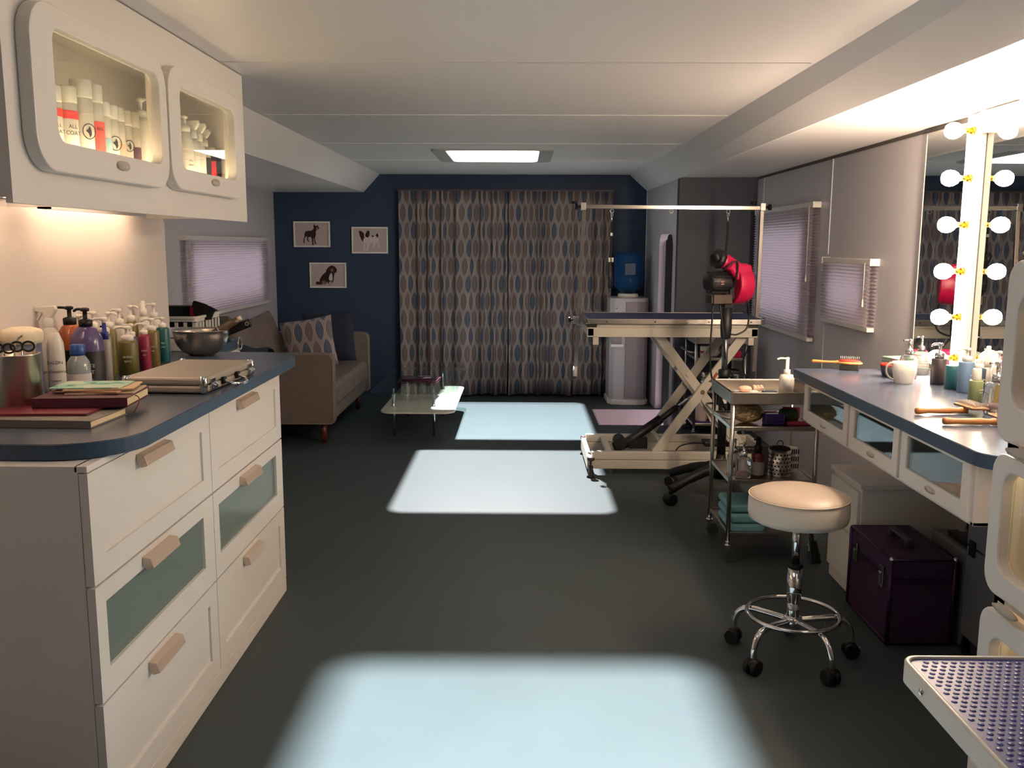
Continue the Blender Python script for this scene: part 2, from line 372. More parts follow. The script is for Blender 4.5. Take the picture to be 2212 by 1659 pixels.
for i, (x, y0, y1, z0, z1) in enumerate(((1.865, 4.80, 5.35, 1.06, 1.34), (1.865, 5.85, 6.92, .93, 1.60), (-2.395, Yw0, Yw1, Zw0, Zw1))):
    w = struct('window_%d' % (i+3), MB().frame(rr(y0, y1, z0, z1, .03), rr(y0+.025, y1-.025, z0+.025, z1-.025, .03), 'x', x-.02, x+.02), white_m)
    obj('window_pane', MB().prism(rr(y0+.02, y1-.02, z0+.02, z1-.02, .03), 'x', x-.003, x+.003), glass_m, w)
# ------------------------------------------------------------------ curtains
def curtain(x0, x1, z0, z1, y, label, seed):
    y -= .015
    rnd = random.Random(seed); m = MB(); nx = 220; nz = 14; v = []; uv = []; ph = [rnd.uniform(0, 6.28) for _ in range(4)]
    T = [i/nx for i in range(nx+1)]
    arc = 0; last = None; W_ = x1-x0
    for k in range(nz+1):
        z = z1+(z0-z1)*k/nz; arc = 0; last = None; amp = (.055+.012*(k/nz))
        for t in T:
            x = x0+W_*t
            a = 2*PI*t*W_/.150+ph[0]+1.9*math.sin(2*PI*t*W_/.62+ph[1])+.6*math.sin(2*PI*t*W_/.29+ph[2])
            s_ = math.sin(a); yy = y-amp*(.5+.5*(abs(s_)**.7)*(1 if s_ > 0 else -1))+.006*math.sin(6*a/2+ph[2]+k*.3)-.012*math.sin(2*PI*t*W_/.9+ph[3])
            xx = x+.008*math.cos(a)+.004*math.sin(k*.7+t*20)*(k/nz)
            if last is not None: arc += math.hypot(xx-last[0], yy-last[1])
            last = (xx, yy); v.append((xx, yy, z+(.008*math.sin(a*.5+ph[1]) if k == nz else 0))); uv.append((arc, z))
    F = [(k*(nx+1)+i, k*(nx+1)+i+1, (k+1)*(nx+1)+i+1, (k+1)*(nx+1)+i) for k in range(nz) for i in range(nx)]
    m.add(v, F, True); m.uv = uv
    return tag(obj('curtain', m, leafc_m, None, solid=.003), label, 'curtain', None)
curtain(-1.155, -.12, .02, 1.945, YE-.05, 'left half of the leaf-patterned curtain, beside the dog pictures', 3)
curtain(-.115, .85, .02, 1.945, YE-.05, 'right half of the leaf-patterned curtain, beside the water cooler', 11)
solo('curtain_rail', MB().box(-1.17, .87, YE-.05, YE-.002, 1.945, 1.962), M('grey_rail', '#55504e', .5), 'thin grey rail carrying the leaf-patterned curtains', 'curtain rail')
# ------------------------------------------------------------------ framed dog pictures
def poly(T, pts, x0, z0, w, h, y, mat, name, k=1):
    o = MB(T).prism([(x0+(a/100)*w, z0+(b/100)*h) for a, b in pts], 'y', y-.0006*k, y)
    return obj(name, o, mat, T)
def picture(x0, x1, z0, z1, label):
    T = thing('framed_picture', label, 'picture', ((x0+x1)/2, YE, z0)); f_ = .014
    obj('frame', MB(T).frame(rr(x0, x1, z0, z1, .001), rr(x0+f_, x1-f_, z0+f_, z1-f_, .001), 'y', YE-.022, YE-.001), white2_m, T, bev=.002)
    obj('print', MB(T).box(x0+f_, x1-f_, YE-.012, YE-.010, z0+f_, z1-f_), M('print_paper', '#b9a9a6', .8, noise=.06, scale=6), T)
    return T
brn = M('dog_brown', '#2b1a18', .8); tan = M('dog_tan', '#8a6650', .8); wht = M('dog_white', '#cfc2bd', .8); pinkg = M('dog_cream', '#b79a90', .8)
P1 = (-2.17, -1.822, 1.420, 1.662); T = picture(*P1, 'framed print of a brown short-haired dog standing, pointed ears, on navy wall')
g = lambda L_, ox, oy, w, h: [((a-ox)/w*100, (oy-b)/h*100) for a, b in L_]
d = [(460, 555), (488, 560), (480, 490), (510, 440), (535, 430), (530, 500), (560, 540), (578, 542), (550, 490), (560, 450), (600, 440), (620, 470), (625, 540), (628, 598), (662, 598), (650, 560), (652, 465), (665, 470), (668, 540), (680, 580), (708, 583), (690, 545), (682, 470), (700, 400), (700, 330), (720, 300), (750, 298), (768, 270), (748, 240), (745, 215), (725, 232), (690, 226), (665, 190), (658, 235), (662, 280), (640, 310), (600, 325), (540, 325), (500, 345), (485, 390), (490, 430), (465, 490)]
poly(T, g(d, 285, 640, 680, 495), P1[0], P1[2], P1[1]-P1[0], P1[3]-P1[2], YE-.012, brn, 'dog_figure')
poly(T, g([(700, 290), (720, 255), (745, 260), (740, 290)], 285, 640, 680, 495), P1[0], P1[2], P1[1]-P1[0], P1[3]-P1[2], YE-.0126, tan, 'dog_muzzle')
P2 = (-1.616, -1.270, 1.362, 1.612); T = picture(*P2, 'framed print of a white dog with dark butterfly ears, on navy wall')
q = (1355, 755, 670, 495); a_ = (P2[0], P2[2], P2[1]-P2[0], P2[3]-P2[2])
poly(T, g([(1560, 690), (1600, 690), (1605, 560), (1640, 600), (1610, 705), (1650, 705), (1690, 560), (1760, 540), (1740, 655), (1775, 655), (1800, 560), (1840, 560), (1845, 660), (1872, 662), (1860, 560), (1850, 470), (1870, 400), (1830, 370), (1800, 430), (1690, 430), (1650, 400), (1590, 380), (1560, 430), (1565, 520), (1580, 560)], *q), *a_, YE-.012, wht, 'dog_figure')
poly(T, g([(1487, 330), (1540, 340), (1585, 380), (1585, 440), (1560, 540), (1530, 490), (1500, 410)], *q), *a_, YE-.0126, brn, 'dog_ear')
poly(T, g([(1605, 400), (1640, 335), (1680, 328), (1690, 370), (1680, 430), (1655, 460), (1605, 440)], *q), *a_, YE-.0126, brn, 'dog_ear')
poly(T, g([(1715, 420), (1765, 420), (1760, 450), (1730, 445)], *q), *a_, YE-.0126, brn, 'dog_patch')
poly(T, g([(1795, 420), (1830, 370), (1855, 420), (1835, 465)], *q), *a_, YE-.0126, brn, 'dog_tail')
poly(T, g([(1580, 450), (1600, 450), (1598, 470), (1582, 468)], *q), *a_, YE-.0126, brn, 'dog_nose')
P3 = (-2.027, -1.676, 1.033, 1.274); T = picture(*P3, 'framed print of a dark long-eared dog sitting with pale chest, on navy wall')
q = (585, 1385, 670, 490); a_ = (P3[0], P3[2], P3[1]-P3[0], P3[3]-P3[2])
poly(T, g([(690, 1320), (780, 1325), (830, 1310), (870, 1320), (900, 1260), (930, 1330), (980, 1330), (990, 1290), (1020, 1240), (1030, 1150), (1045, 1090), (1075, 1085), (1085, 1030), (1050, 970), (990, 950), (930, 980), (890, 1040), (880, 1080), (820, 1130), (770, 1210), (760, 1270), (700, 1260)], *q), *a_, YE-.012, brn, 'dog_figure')
poly(T, g([(930, 1200), (950, 1130), (985, 1090), (1000, 1140), (1000, 1240), (950, 1250)], *q), *a_, YE-.0126, wht, 'dog_chest')
poly(T, g([(925, 1325), (935, 1270), (985, 1260), (980, 1325)], *q), *a_, YE-.0126, pinkg, 'dog_paw')
poly(T, g([(800, 1305), (810, 1250), (860, 1240), (880, 1300), (850, 1318)], *q), *a_, YE-.0126, tan, 'dog_paw')
poly(T, g([(980, 1070), (975, 1020), (1010, 1010), (1020, 1060)], *q), *a_, YE-.0126, tan, 'dog_muzzle')
# ------------------------------------------------------------------ left drawer cabinet and worktop
T = thing('drawer_cabinet', 'white six-drawer cabinet under the left blue worktop, middle row with frosted glass', 'cabinet', (-1.24, 2.8, 0))
yn, ym, yf = 2.0, 2.812, 3.655; xf = -.985
obj('body', MB(T).box(-1.50, xf-.022, yn, yf, 0.0, .948).box(xf-.022, xf, yn-.0, yf, 0, .058).box(xf-.03, xf, yn, yf, .932, .948), white_m, T, bev=.002)
rows = ((.062, .364), (.370, .655), (.661, .930))
def drawer(y0, y1, z0, z1, glass):
    fr = .07
    if glass:
        hz0, hz1 = z0+.072, z1-.048
        o = obj('drawer', MB(T).frame(rr(y0, y1, z0, z1, .0005), rr(y0+.05, y1-.09, hz0, hz1, .0005), 'x', xf-.02, xf), white_m, T)
        obj('frosted_glass', MB(T).box(xf-.014, xf-.009, y0+.045, y1-.085, hz0-.005, hz1+.005), frost_m, o)
    else:
        m = MB(T).frame(rr(y0, y1, z0, z1, .0005), rr(y0+fr*.9, y1-fr, z0+fr*.85, z1-fr*.8, .0005), 'x', xf-.02, xf).box(xf-.02, xf-.007, y0+.05, y1-.05, z0+.05, z1-.05)
        o = obj('drawer', m, white_m, T)
    yc = y0+(y1-y0)*(.44 if not glass else .44); zt = z1-.015; L_ = .19
    hm = MB(T).add([(xf, yc-L_/2, zt), (xf, yc+L_/2, zt), (xf+.022, yc-L_/2, zt-.004), (xf+.022, yc+L_/2, zt-.004), (xf+.030, yc-L_/2, zt-.030), (xf+.030, yc+L_/2, zt-.030), (xf+.012, yc-L_/2, zt-.036), (xf+.012, yc+L_/2, zt-.036), (xf, yc-L_/2, zt-.022), (xf, yc+L_/2, zt-.022)],
        [(0, 1, 3, 2), (2, 3, 5, 4), (4, 5, 7, 6), (6, 7, 9, 8), (8, 9, 1, 0), (0, 2, 4, 6, 8), (9, 7, 5, 3, 1)])
    obj('handle', hm, M('handle_champagne', '#cdb9a6', .3, .35), o, bev=.0015)
for (y0, y1) in ((yn+.0, ym-.002), (ym+.002, yf)):
    for k, (z0, z1) in enumerate(rows): drawer(y0, y1, z0, z1, k == 1)
# things faintly seen behind the frosted glass
solo('folded_towel', MB().box(-1.35, -1.05, 2.12, 2.45, .40, .50), M('towel_pale', '#c9cdc8', .9), 'pale folded towel blurred behind the nearer frosted drawer glass', 'towel', bev=.03)
solo('folded_towel', MB().box(-1.35, -1.05, 2.95, 3.40, .40, .49), M('towel_green', '#a7b3ab', .9), 'greenish folded towel blurred behind the farther frosted drawer glass', 'towel', bev=.03)
wt = rr(-1.50, -.93, 2.045, 3.88, (.001, .17, .20, .001), 12)
T = thing('worktop', 'long blue laminate worktop with rounded corners on the white drawer cabinet', 'worktop', (-1.24, 2.9, .95))
obj('slab', MB(T).prism(wt, 'z', .950, .987), blue_edge, T, bev=.002)
wt2 = rr(-1.498, -.932, 2.047, 3.878, (.001, .168, .198, .001), 12)
obj('top_surface', MB(T).prism(wt2, 'z', .9865, .9885), blue_top, T)
struct('trim_7', MB().box(-1.50, -1.484, 3.0, 3.79, .989, 1.03), blue_edge, bev=.002)
ZT = .9885
# splash panel behind the bottles
T = struct('wall_splash', MB().prism(rr(-1.2, 3.86, .94, 1.555, (.001, .001, .03, .001)), 'x', -1.54, -1.502), warmwall_m)
struct('wall_splash', MB().box(-1.54, -1.502, -1.2, 3.86, 0, .94), warmwall_m)
# ------------------------------------------------------------------ upper cabinet
T = thing('wall_cabinet', 'white upper cabinet with two rounded glass doors and lit shelves of bottles', 'cabinet', (-1.3, 2.85, 1.55))
cy0, cy1, cz0, cz1 = 1.99, 3.69, 1.548, 2.100
D1 = (2.045, 2.812, 1.612, 1.985); D2 = (2.828, 3.555, 1.617, 1.992)
o1 = (2.145, 2.762, 1.682, 1.938); o2 = (2.922, 3.470, 1.684, 1.934)
cb = MB(T)
cb.box(-1.50, -1.12, cy0, cy0+.02, cz0, cz1).box(-1.50, -1.12, cy1-.02, cy1, cz0, cz1).box(-1.50, -1.12, cy0+.02, cy1-.02, cz1-.02, cz1-.001).box(-1.50, -1.12, cy0+.02, cy1-.02, 1.585, 1.603).box(-1.48, -1.12, cy0+.02, cy1-.02, 1.647, 1.664).box(-1.499, -1.48, cy0+.02, cy1-.02, cz0+.03, cz1-.02)
def holeface(x0, x1, y0, y1, z0, z1, o, rad):
    cb.frame(rr(y0, y1, z0, z1, .0005), rr(o[0], o[1], o[2], o[3], rad), 'x', x0, x1)
cb.box(-1.12, -1.10, cy0, 2.10, cz0, cz1).box(-1.12, -1.10, 2.79, 2.88, cz0, cz1).box(-1.12, -1.10, 3.50, cy1, cz0, cz1).box(-1.12, -1.10, 2.10, 2.79, cz0, 1.64).box(-1.12, -1.10, 2.88, 3.5, cz0, 1.64).box(-1.12, -1.10, 2.10, 2.79, 1.97, cz1).box(-1.12, -1.10, 2.88, 3.5, 1.97, cz1)
obj('body', cb, white_m, T)
obj('light_pelmet', MB(T).box(-1.116, -1.1005, cy0+.001, cy1-.001, cz0-.012, cz0), white_m, T)
for D, o_ in ((D1, o1), (D2, o2)):
    d = obj('door', MB(T).frame(rr(*D, .085, 10), rr(*o_, .035, 10), 'x', -1.10, -1.066), white_m, T, bev=.004)
    obj('glass', MB(T).prism(rr(o_[0]-.01, o_[1]+.01, o_[2]-.01, o_[3]+.01, .035, 10), 'x', -1.092, -1.088), glass_m, d)
    yc = (o_[0]+o_[1])/2+.02
    obj('pull', MB(T).lathe([(.0, 0), (.036, .0), (.036, .006), (.0, .010)], (-1.066, yc, D[2]+.042), 20, sy=.35, ax='x'), M('pull_shade', '#b9b0a6', .4), d)
for (a, b) in ((2.08, 2.78), (2.83, 3.60)): obj('shelf_light', MB(T).box(-1.132, -1.125, a, b, 1.666, 1.672), M('shelf_tube', '#ffffff', .4, emit=(1, .68, .38), estr=60), T)
for (a, b) in ((2.05, 2.62), (2.80, 3.50)): obj('under_light', MB(T).cyl((-1.40, a, 1.577), (-1.40, b, 1.577), .006, n=12), strip_m, T)
for (a, b) in ((2.05, 2.62), (2.80, 3.50)): obj('light_housing', MB(T).box(-1.42, -1.38, a-.01, b+.01, 1.5835, 1.5852), white_m, T)
obj('light_divider', MB(T).box(-1.50, -1.125, 2.68, 2.70, 1.555, 1.585), white_m, T)
# ------------------------------------------------------------------ bottle kit
def bottle(name, label, cat, x, y, z, rad, h, mat, cap='pump', capmat=None, hb=None, labmat=None, lab=(.12, .8), group=None, text=None, tmat=None, sq=1, sp=-1, shoulder=.12, rz=0, tsize=None, band=None, ns=28):
    T = thing(name, label, cat, (x, y, z), rz, group); capmat = capmat or white2_m
    hb = hb or (h*.72 if cap == 'pump' else h*.86 if cap != 'trigger' else h*.68)
    sh = hb*shoulder; m = MB(); nr = min(rad*.5, .016)
    obj('body', m.lathe([(rad*.9, 0), (rad, .004), (rad, hb-sh), (rad*.93, hb-sh*.5), (rad*.6, hb-sh*.12), (nr, hb)], n=ns, sy=sq), mat, T)
    if labmat: obj('label_wrap', MB().lathe([(rad+.0006, hb*lab[0]), (rad+.0006, hb*lab[1])], n=ns, sy=sq, closed=False), labmat, T)
    if band: obj('label_band', MB().lathe([(rad+.0010, hb*band[0]), (rad+.0010, hb*band[1])], n=ns, sy=sq, closed=False), band[2], T)
    if cap == 'pump':
        c = obj('pump', MB().lathe([(nr*1.25, hb-.002), (nr*1.3, hb+(h-hb)*.30), (nr*.9, hb+(h-hb)*.36), (nr*.42, hb+(h-hb)*.40), (nr*.42, h-.012), (nr*.8, h-.011), (nr*.85, h-.003), (nr*.5, h)], n=20), capmat, T)
        obj('spout', MB().tube(spline([(0, 0, h-.006), (sp*rad*.9, -.004, h-.005), (sp*rad*1.35, -.006, h-.012)], 5), [.0042]*10+[.003], 8), capmat, c)
    elif cap == 'cap': obj('cap', MB().lathe([(nr*1.3, hb-.002), (nr*1.4, hb+.003), (nr*1.3, h-.003), (nr*1.1, h)], n=24), capmat, T)
    elif cap == 'flatcap': obj('cap', MB().lathe([(rad*.98, hb-.006), (rad, hb), (rad, h-.004), (rad*.95, h)], n=28, sy=sq), capmat, T)
    elif cap == 'spray':
        obj('spray_head', MB().lathe([(nr*1.3, hb-.002), (nr*1.3, hb+(h-hb)*.4), (nr*.8, hb+(h-hb)*.45), (nr*.7, h-.003), (nr*.5, h)], n=20).box(-nr*1.4, 0, -.003, .003, h-.016, h-.010), capmat, T)
    elif cap == 'trigger':
        c = obj('trigger_head', MB().lathe([(nr*1.3, hb-.002), (nr*1.3, hb+.02), (nr*.8, hb+.03)], n=20).prism([(-.010, hb+.028), (.014, hb+.028), (.030, h-.012), (.026, h), (-.034, h-.004), (-.036, h-.018), (-.012, h-.022)], 'y', -.010, .010), capmat, T, bev=.003)
        obj('trigger', MB().prism([(-.014, h-.022), (-.020, h-.022), (-.036, hb+.018), (-.028, hb+.020)], 'y', -.005, .005), capmat, c, bev=.001)
    if text:
        L_ = text if isinstance(text, list) else [text]; n = len(L_); ts = tsize or rad*.42
        for i, s in enumerate(L_): lettering(T, s, (rad*.35, -rad*sq*.96-.0012, hb*(lab[0]+(lab[1]-lab[0])*(.62-.16*i))), ts if i < 2 else ts*.6, tmat or ink, rot=(PI/2, 0, math.radians(20)))
    return T
amber = M('orange_liquid', '#a85c38', .2, noise=.03); violet = M('violet_liquid', '#534a74', .2); blk = M('black_label', '#17181a', .5)
whb = M('white_bottle', '#d8d4cc', .3)
# left counter, near to far
can = lambda: None
T = thing('steel_canister', 'brushed steel canister of grooming tools at the left edge of the worktop', 'canister', (-1.385, 2.445, ZT))
obj('can', MB().lathe([(.066, 0), (.067, .003), (.067, .160), (.0685, .163), (.065, .164), (.0645, .010), (.0, .008)], n=48, closed=False), steel, T)
def ringhandle(x, y, z, tilt, label):
    t = thing('grooming_scissors', label, 'scissors', (x, y, z))
    for s_ in (-1, 1): obj('finger_ring', MB().tube([(s_*.015+.015*math.cos(a), -.004*s_, .014+.013*math.sin(a)) for a in [2*PI*i/20 for i in range(20)]], .003, 8, closed=True), black_m, t)
    obj('blade', MB().cyl((0, 0, 0), (.002, .01, -.12), .004, .0015, 8), chrome, t); t.rotation_euler = (tilt, 0, .3); return t
ringhandle(-1.405, 2.435, ZT+.165, .15, 'black-ringed scissors in the steel canister, nearest its left side')
ringhandle(-1.36, 2.45, ZT+.168, -.1, 'black-ringed scissors in the steel canister, nearest its rim on the right')
solo('metal_comb_tool', MB().tube([(0, 0, 0), (.02, 0, .10), (.034, 0, .155), (.038, .0, .172)], [.003, .004, .005, .004], 8), steel, 'thin silver handled tool leaning out of the steel canister', 'tool', loc=(-1.38, 2.48, ZT+.016))
solo('hooked_tool', MB().tube(spline([(0, 0, 0), (.01, 0, .15), (.02, 0, .18), (.035, 0, .192)], 5), .003, 8), steel, 'hooked silver tool rising behind the scissor rings', 'tool', loc=(-1.42, 2.50, ZT+.016))
T = bottle('wipes_tub', 'tall grey-blue tub with a frothy cream lid behind the steel canister', 'tub', -1.440, 2.595, ZT, .05, .225, M('slate_tub', '#565d75', .4), cap='none', hb=.18, shoulder=.02)
obj('lid', MB().lathe([(.052, .175), (.056, .185), (.057, .205), (.052, .214), (.030, .221), (0.001, .223)], n=32), M('cream_lid', '#e2d6bd', .6, bump=.6, bscale=90), T)
bottle('spray_bottle', 'white trigger spray bottle standing behind the grey-blue tub', 'bottle', -1.468, 2.80, ZT, .026, .270, whb, cap='trigger', hb=.205)
bottle('shampoo_bottle', 'slim white bottle with dark SALON lettering beside the steel canister', 'bottle', -1.376, 2.655, ZT, .0245, .205, whb, cap='none', hb=.200, shoulder=.3, text=['SALON', 'professional', 'shampoo'], lab=(.05, .85), tsize=.013)
bottle('shampoo_bottle', 'big bottle with orange liquid, black label and black pump', 'bottle', -1.450, 2.90, ZT, .042, .262, amber, capmat=black_m, labmat=blk, lab=(.0, .60), hb=.205, shoulder=.32)
bottle('shampoo_bottle', 'big bottle with violet liquid, black label and black pump', 'bottle', -1.366, 2.830, ZT, .049, .262, violet, capmat=black_m, labmat=blk, lab=(.0, .62), hb=.205, shoulder=.32, text=['WHITE', 'COAT', 'shampoo'], tmat=inkw, tsize=.016, sp=-.5)
T = bottle('antiseptic_bottle', 'clear bottle with blue cap and white label in front of the violet one', 'bottle', -1.345, 2.725, ZT, .034, .158, M('clear_grey_bottle', '#8f959a', .15, noise=.05), cap='cap', capmat=M('blue_cap', '#1c4484', .4), hb=.128, shoulder=.36, labmat=M('white_label', '#cfc6c6', .7), lab=(.14, .55), band=(.02, .13, M('blue_band', '#3f6fa8', .5)))
bottle('spray_bottle', 'narrow frosted bottle with a bright blue spray head', 'bottle', -1.352, 2.925, ZT, .018, .207, M('frosted_bottle', '#bdb6b4', .3, trans=.3), cap='spray', capmat=M('cobalt_cap', '#262a80', .4), hb=.155)
olive = M('olive_bottle', '#5f5a2c', .4); olive2 = M('olive_label', '#66572b', .4); purp = M('plum_bottle', '#453658', .4); redb = M('raspberry_bottle', '#842340', .4); tealb = M('teal_bottle', '#1b5359', .4)
G_ = 'pump bottles lined up on the left worktop'
bottle('pump_bottle', 'front olive green pump bottle, nearest in the row by the silver case', 'bottle', -1.368, 3.13, ZT, .033, .178, olive, hb=.128, shoulder=.06, text=['SHINE', 'spray'], tmat=inkw, group=G_, tsize=.011)
bottle('pump_bottle', 'plum purple pump bottle between the olive and raspberry ones', 'bottle', -1.395, 3.225, ZT, .022, .178, purp, hb=.132, shoulder=.06, group=G_)
bottle('pump_bottle', 'raspberry red pump bottle in the row by the silver case', 'bottle', -1.377, 3.29, ZT, .022, .176, redb, hb=.134, shoulder=.06, text=['CALM', 'spa'], tmat=inkw, group=G_, tsize=.008)
bottle('pump_bottle', 'ochre olive pump bottle between the raspberry and teal ones', 'bottle', -1.392, 3.40, ZT, .026, .184, olive2, hb=.138, shoulder=.06, text=['SILKY', 'coat'], tmat=inkw, group=G_, tsize=.009)
bottle('pump_bottle', 'teal pump bottle at the far end of the bottle row', 'bottle', -1.402, 3.53, ZT, .024, .178, tealb, hb=.138, shoulder=.06, text=['SEA', 'mist'], tmat=inkw, group=G_, tsize=.009)
bottle('pump_bottle', 'tall olive green pump bottle behind the blue spray-head bottle', 'bottle', -1.388, 3.00, ZT, .028, .218, olive, hb=.165, shoulder=.06, group=G_)
bk = [(-1.462, 2.985, .228, 'narrow white pump bottle against the splash panel, behind the violet bottle'), (-1.462, 3.085, .232, 'white pump bottle against the splash panel, second behind the violet bottle'),
      (-1.462, 3.20, .222, 'white pump bottle against the splash panel, behind the front olive one'), (-1.468, 3.30, .226, 'white pump bottle against the splash panel, behind the plum one'),
      (-1.468, 3.40, .232, 'white pump bottle against the splash panel, behind the ochre one'), (-1.462, 3.60, .228, 'white pump bottle against the splash panel, behind the teal one')]
for i, (x, y, h, l) in enumerate(bk): bottle('pump_bottle', l, 'bottle', x, y, ZT, .024, h, whb if i % 2 else M('dull_olive', '#6d6530', .4), hb=h*.74, shoulder=.1, group='white-topped bottles at the back of the left worktop', sp=-1 if i % 2 else 1)
bottle('spray_bottle', 'tall white spray-top bottle rising above the ochre bottle', 'bottle', -1.462, 3.50, ZT, .022, .243, whb, cap='spray', hb=.185)
# aluminium case
T = thing('aluminium_case', 'flat silver tool case with chrome latches and handle on the left worktop', 'case', (-1.100, 2.965, ZT), math.radians(-2.5))
cw, cl, ch = .108, .185, .052
obj('shell', MB().box(-cw-.02, cw+.03, -cl-.02, cl+.06, .004, ch*.52), M('case_grey', '#a59d93', .45, .3, noise=.05), T, bev=.007)
obj('lid', MB().box(-cw-.02, cw+.03, -cl-.02, cl+.06, ch*.54, ch), M('case_grey', '#a59d93'), T, bev=.007)
for sx in (-cw-.018, cw+.028):
    for sy in (-cl-.018, cl+.058): obj('corner_cap', MB().lathe([(.008, 0), (.013, .004), (.0135, ch-.004), (.008, ch+.002)], (sx-(.009 if sx > 0 else -.009), sy-(.009 if sy > 0 else -.009), .002), 16), chrome, T)
for sy in (-.15, .19):
    l = obj('latch', MB().box(cw+.03, cw+.036, sy-.016, sy+.016, .008, .046), chrome, T, bev=.002)
    obj('latch_catch', MB().cyl((cw+.034, sy-.012, .030), (cw+.046, sy-.012, .022), .004).cyl((cw+.034, sy+.012, .030), (cw+.046, sy+.012, .022), .004).box(cw+.038, cw+.044, sy-.012, sy+.012, .014, .020), chrome, l)
h_ = obj('handle', MB().tube(spline([(cw+.032, -.062, .026), (cw+.060, -.060, .016), (cw+.078, -.03, .010), (cw+.080, 0, .008), (cw+.078, .03, .010), (cw+.060, .060, .016), (cw+.032, .062, .026)], 5), .005, 10), chrome, T)
for sy in (-.062, .062): obj('handle_mount', MB().box(cw+.028, cw+.040, sy-.012, sy+.012, .014, .036), black_m, h_, bev=.002)
# books and cards
def slab(name, label, cat, x, y, z, w, d, h, rz, mat, page=None, **k):
    T = thing(name, label, cat, (x, y, z), math.radians(rz))
    if page:
        obj('cover', MB().box(-w/2, w/2, -d/2, d/2, 0, .003).box(-w/2, w/2, -d/2, d/2, h-.003, h).box(-w/2, w/2, -d/2, -d/2+.004, 0, h), mat, T, bev=.001)
        obj('pages', MB().box(-w/2+.004, w/2-.004, -d/2+.004, d/2-.004, .003, h-.003), page, T)
    else: obj('card', MB().box(-w/2, w/2, -d/2, d/2, 0, h), mat, T)
    return T
pg = M('book_pages', '#d9c9a4', .8, noise=.1, scale=200, stretch=(1, 1, 30))
slab('notebook', 'large grey notebook, lowest of the pile on the left worktop', 'book', -1.235, 2.33, ZT, .32, .20, .020, -2, M('grey_cover', '#6f6963', .6), pg)
slab('notebook', 'thin bright red notebook between the grey and maroon ones', 'book', -1.255, 2.38, ZT+.0205, .26, .19, .006, 3, M('red_cover', '#681a2c', .5))
T = slab('notebook', 'thick maroon notebook with elastic loop on top of the pile', 'book', -1.185, 2.47, ZT+.027, .245, .20, .026, 6, M('maroon_cover', '#4a182a', .6), pg)
obj('elastic_loop', MB().tube(spline([(.120, -.02, .020), (.132, -.03, .014), (.136, -.05, .0), (.125, -.06, -.022)], 6), .0016, 6), M('maroon_cord', '#7a3030', .7), T)
cz = ZT+.0535
for i, (dx, dy, rz, mt, l) in enumerate(((.03, .0, 8, M('card_cream', '#cbb79a', .7), 'cream card, lowest in the stack on the maroon notebook'), (.005, .0, -3, M('card_rose', '#b98a72', .7), 'rosy card in the stack on the maroon notebook'), (.02, .005, 12, M('card_tan', '#c9ac88', .7), 'tan card just under the green picture card'))):
    slab('greeting_card', l, 'card', -1.19+dx, 2.50+dy, cz+i*.0045, .18, .135, .0035, rz, mt, group='cards on the maroon notebook')
def art_mat():
    m = M('green_card_art', '#7fae98', .6); nt = m.node_tree; N = nt.nodes; L = nt.links
    v = N.new('ShaderNodeTexNoise'); v.inputs['Scale'].default_value = 14; cr = N.new('ShaderNodeValToRGB'); cr.color_ramp.interpolation = 'CONSTANT'
    e = cr.color_ramp.elements; e[0].color = (*lin('#4f8f7c'), 1); e[1].position = .52; e[1].color = (*lin('#b9cdb8'), 1); k = e.new(.42); k.color = (*lin('#8dbdae'), 1)
    tc = N.new('ShaderNodeTexCoord'); L.new(tc.outputs['Object'], v.inputs['Vector']); L.new(v.outputs['Fac'], cr.inputs[0]); L.new(cr.outputs[0], N['Principled BSDF'].inputs['Base Color']); return m
slab('greeting_card', 'green and white picture card on top of the card stack', 'card', -1.20, 2.505, cz+.0135, .185, .13, .003, 5, art_mat(), group='cards on the maroon notebook')
# steel bowl with clippers
T = thing('mixing_bowl', 'round brushed steel bowl holding clippers on the left worktop', 'bowl', (-1.335, 3.765, ZT))
R_ = .112
prof = [(.03, 0)]+[(.03+(R_-.03)*math.sin(a), .104*(1-math.cos(a))) for a in [PI/2*i/12 for i in range(1, 13)]]+[(R_+.004, .105), (R_+.004, .107), (R_-.002, .107)]
prof += [(.03+(R_-.033)*math.sin(a)-.002, .003+.103*(1-math.cos(a))) for a in [PI/2*i/12 for i in range(11, -1, -1)]]
obj('bowl', MB().lathe(prof, n=56), steel, T)
T = thing('hair_clipper', 'dark hair clipper with white tip sticking out of the steel bowl', 'clipper', (-1.29, 3.76, ZT+.085)); T.rotation_euler = (0, math.radians(60), math.radians(10))
obj('body', MB().lathe([(.004, -.02), (.014, .01), (.017, .04), (.016, .10), (.013, .125)], n=20, sy=.8), M('taupe_plastic', '#4c4136', .35), T)
obj('tip', MB().cyl((0, 0, .122), (0, 0, .142), .009, n=16), M('cream_tip', '#d8c9ad', .4), T); obj('ring', MB().cyl((0, 0, .035), (0, 0, .039), .0178, n=20), chrome, T)
T = thing('hair_clipper', 'black hair clipper with hanging hole resting in the steel bowl', 'clipper', (-1.285, 3.80, ZT+.075)); T.rotation_euler = (0, math.radians(68), math.radians(4))
obj('body', MB().box(-.018, .018, -.010, .010, -.02, .16), black_m, T, bev=.009, seg=4)
obj('hanging_eyelet', MB().tube([(.0+.007*math.cos(a), -.011, .143+.007*math.sin(a)) for a in [2*PI*i/14 for i in range(14)]], .002, 6, closed=True), steel, T)
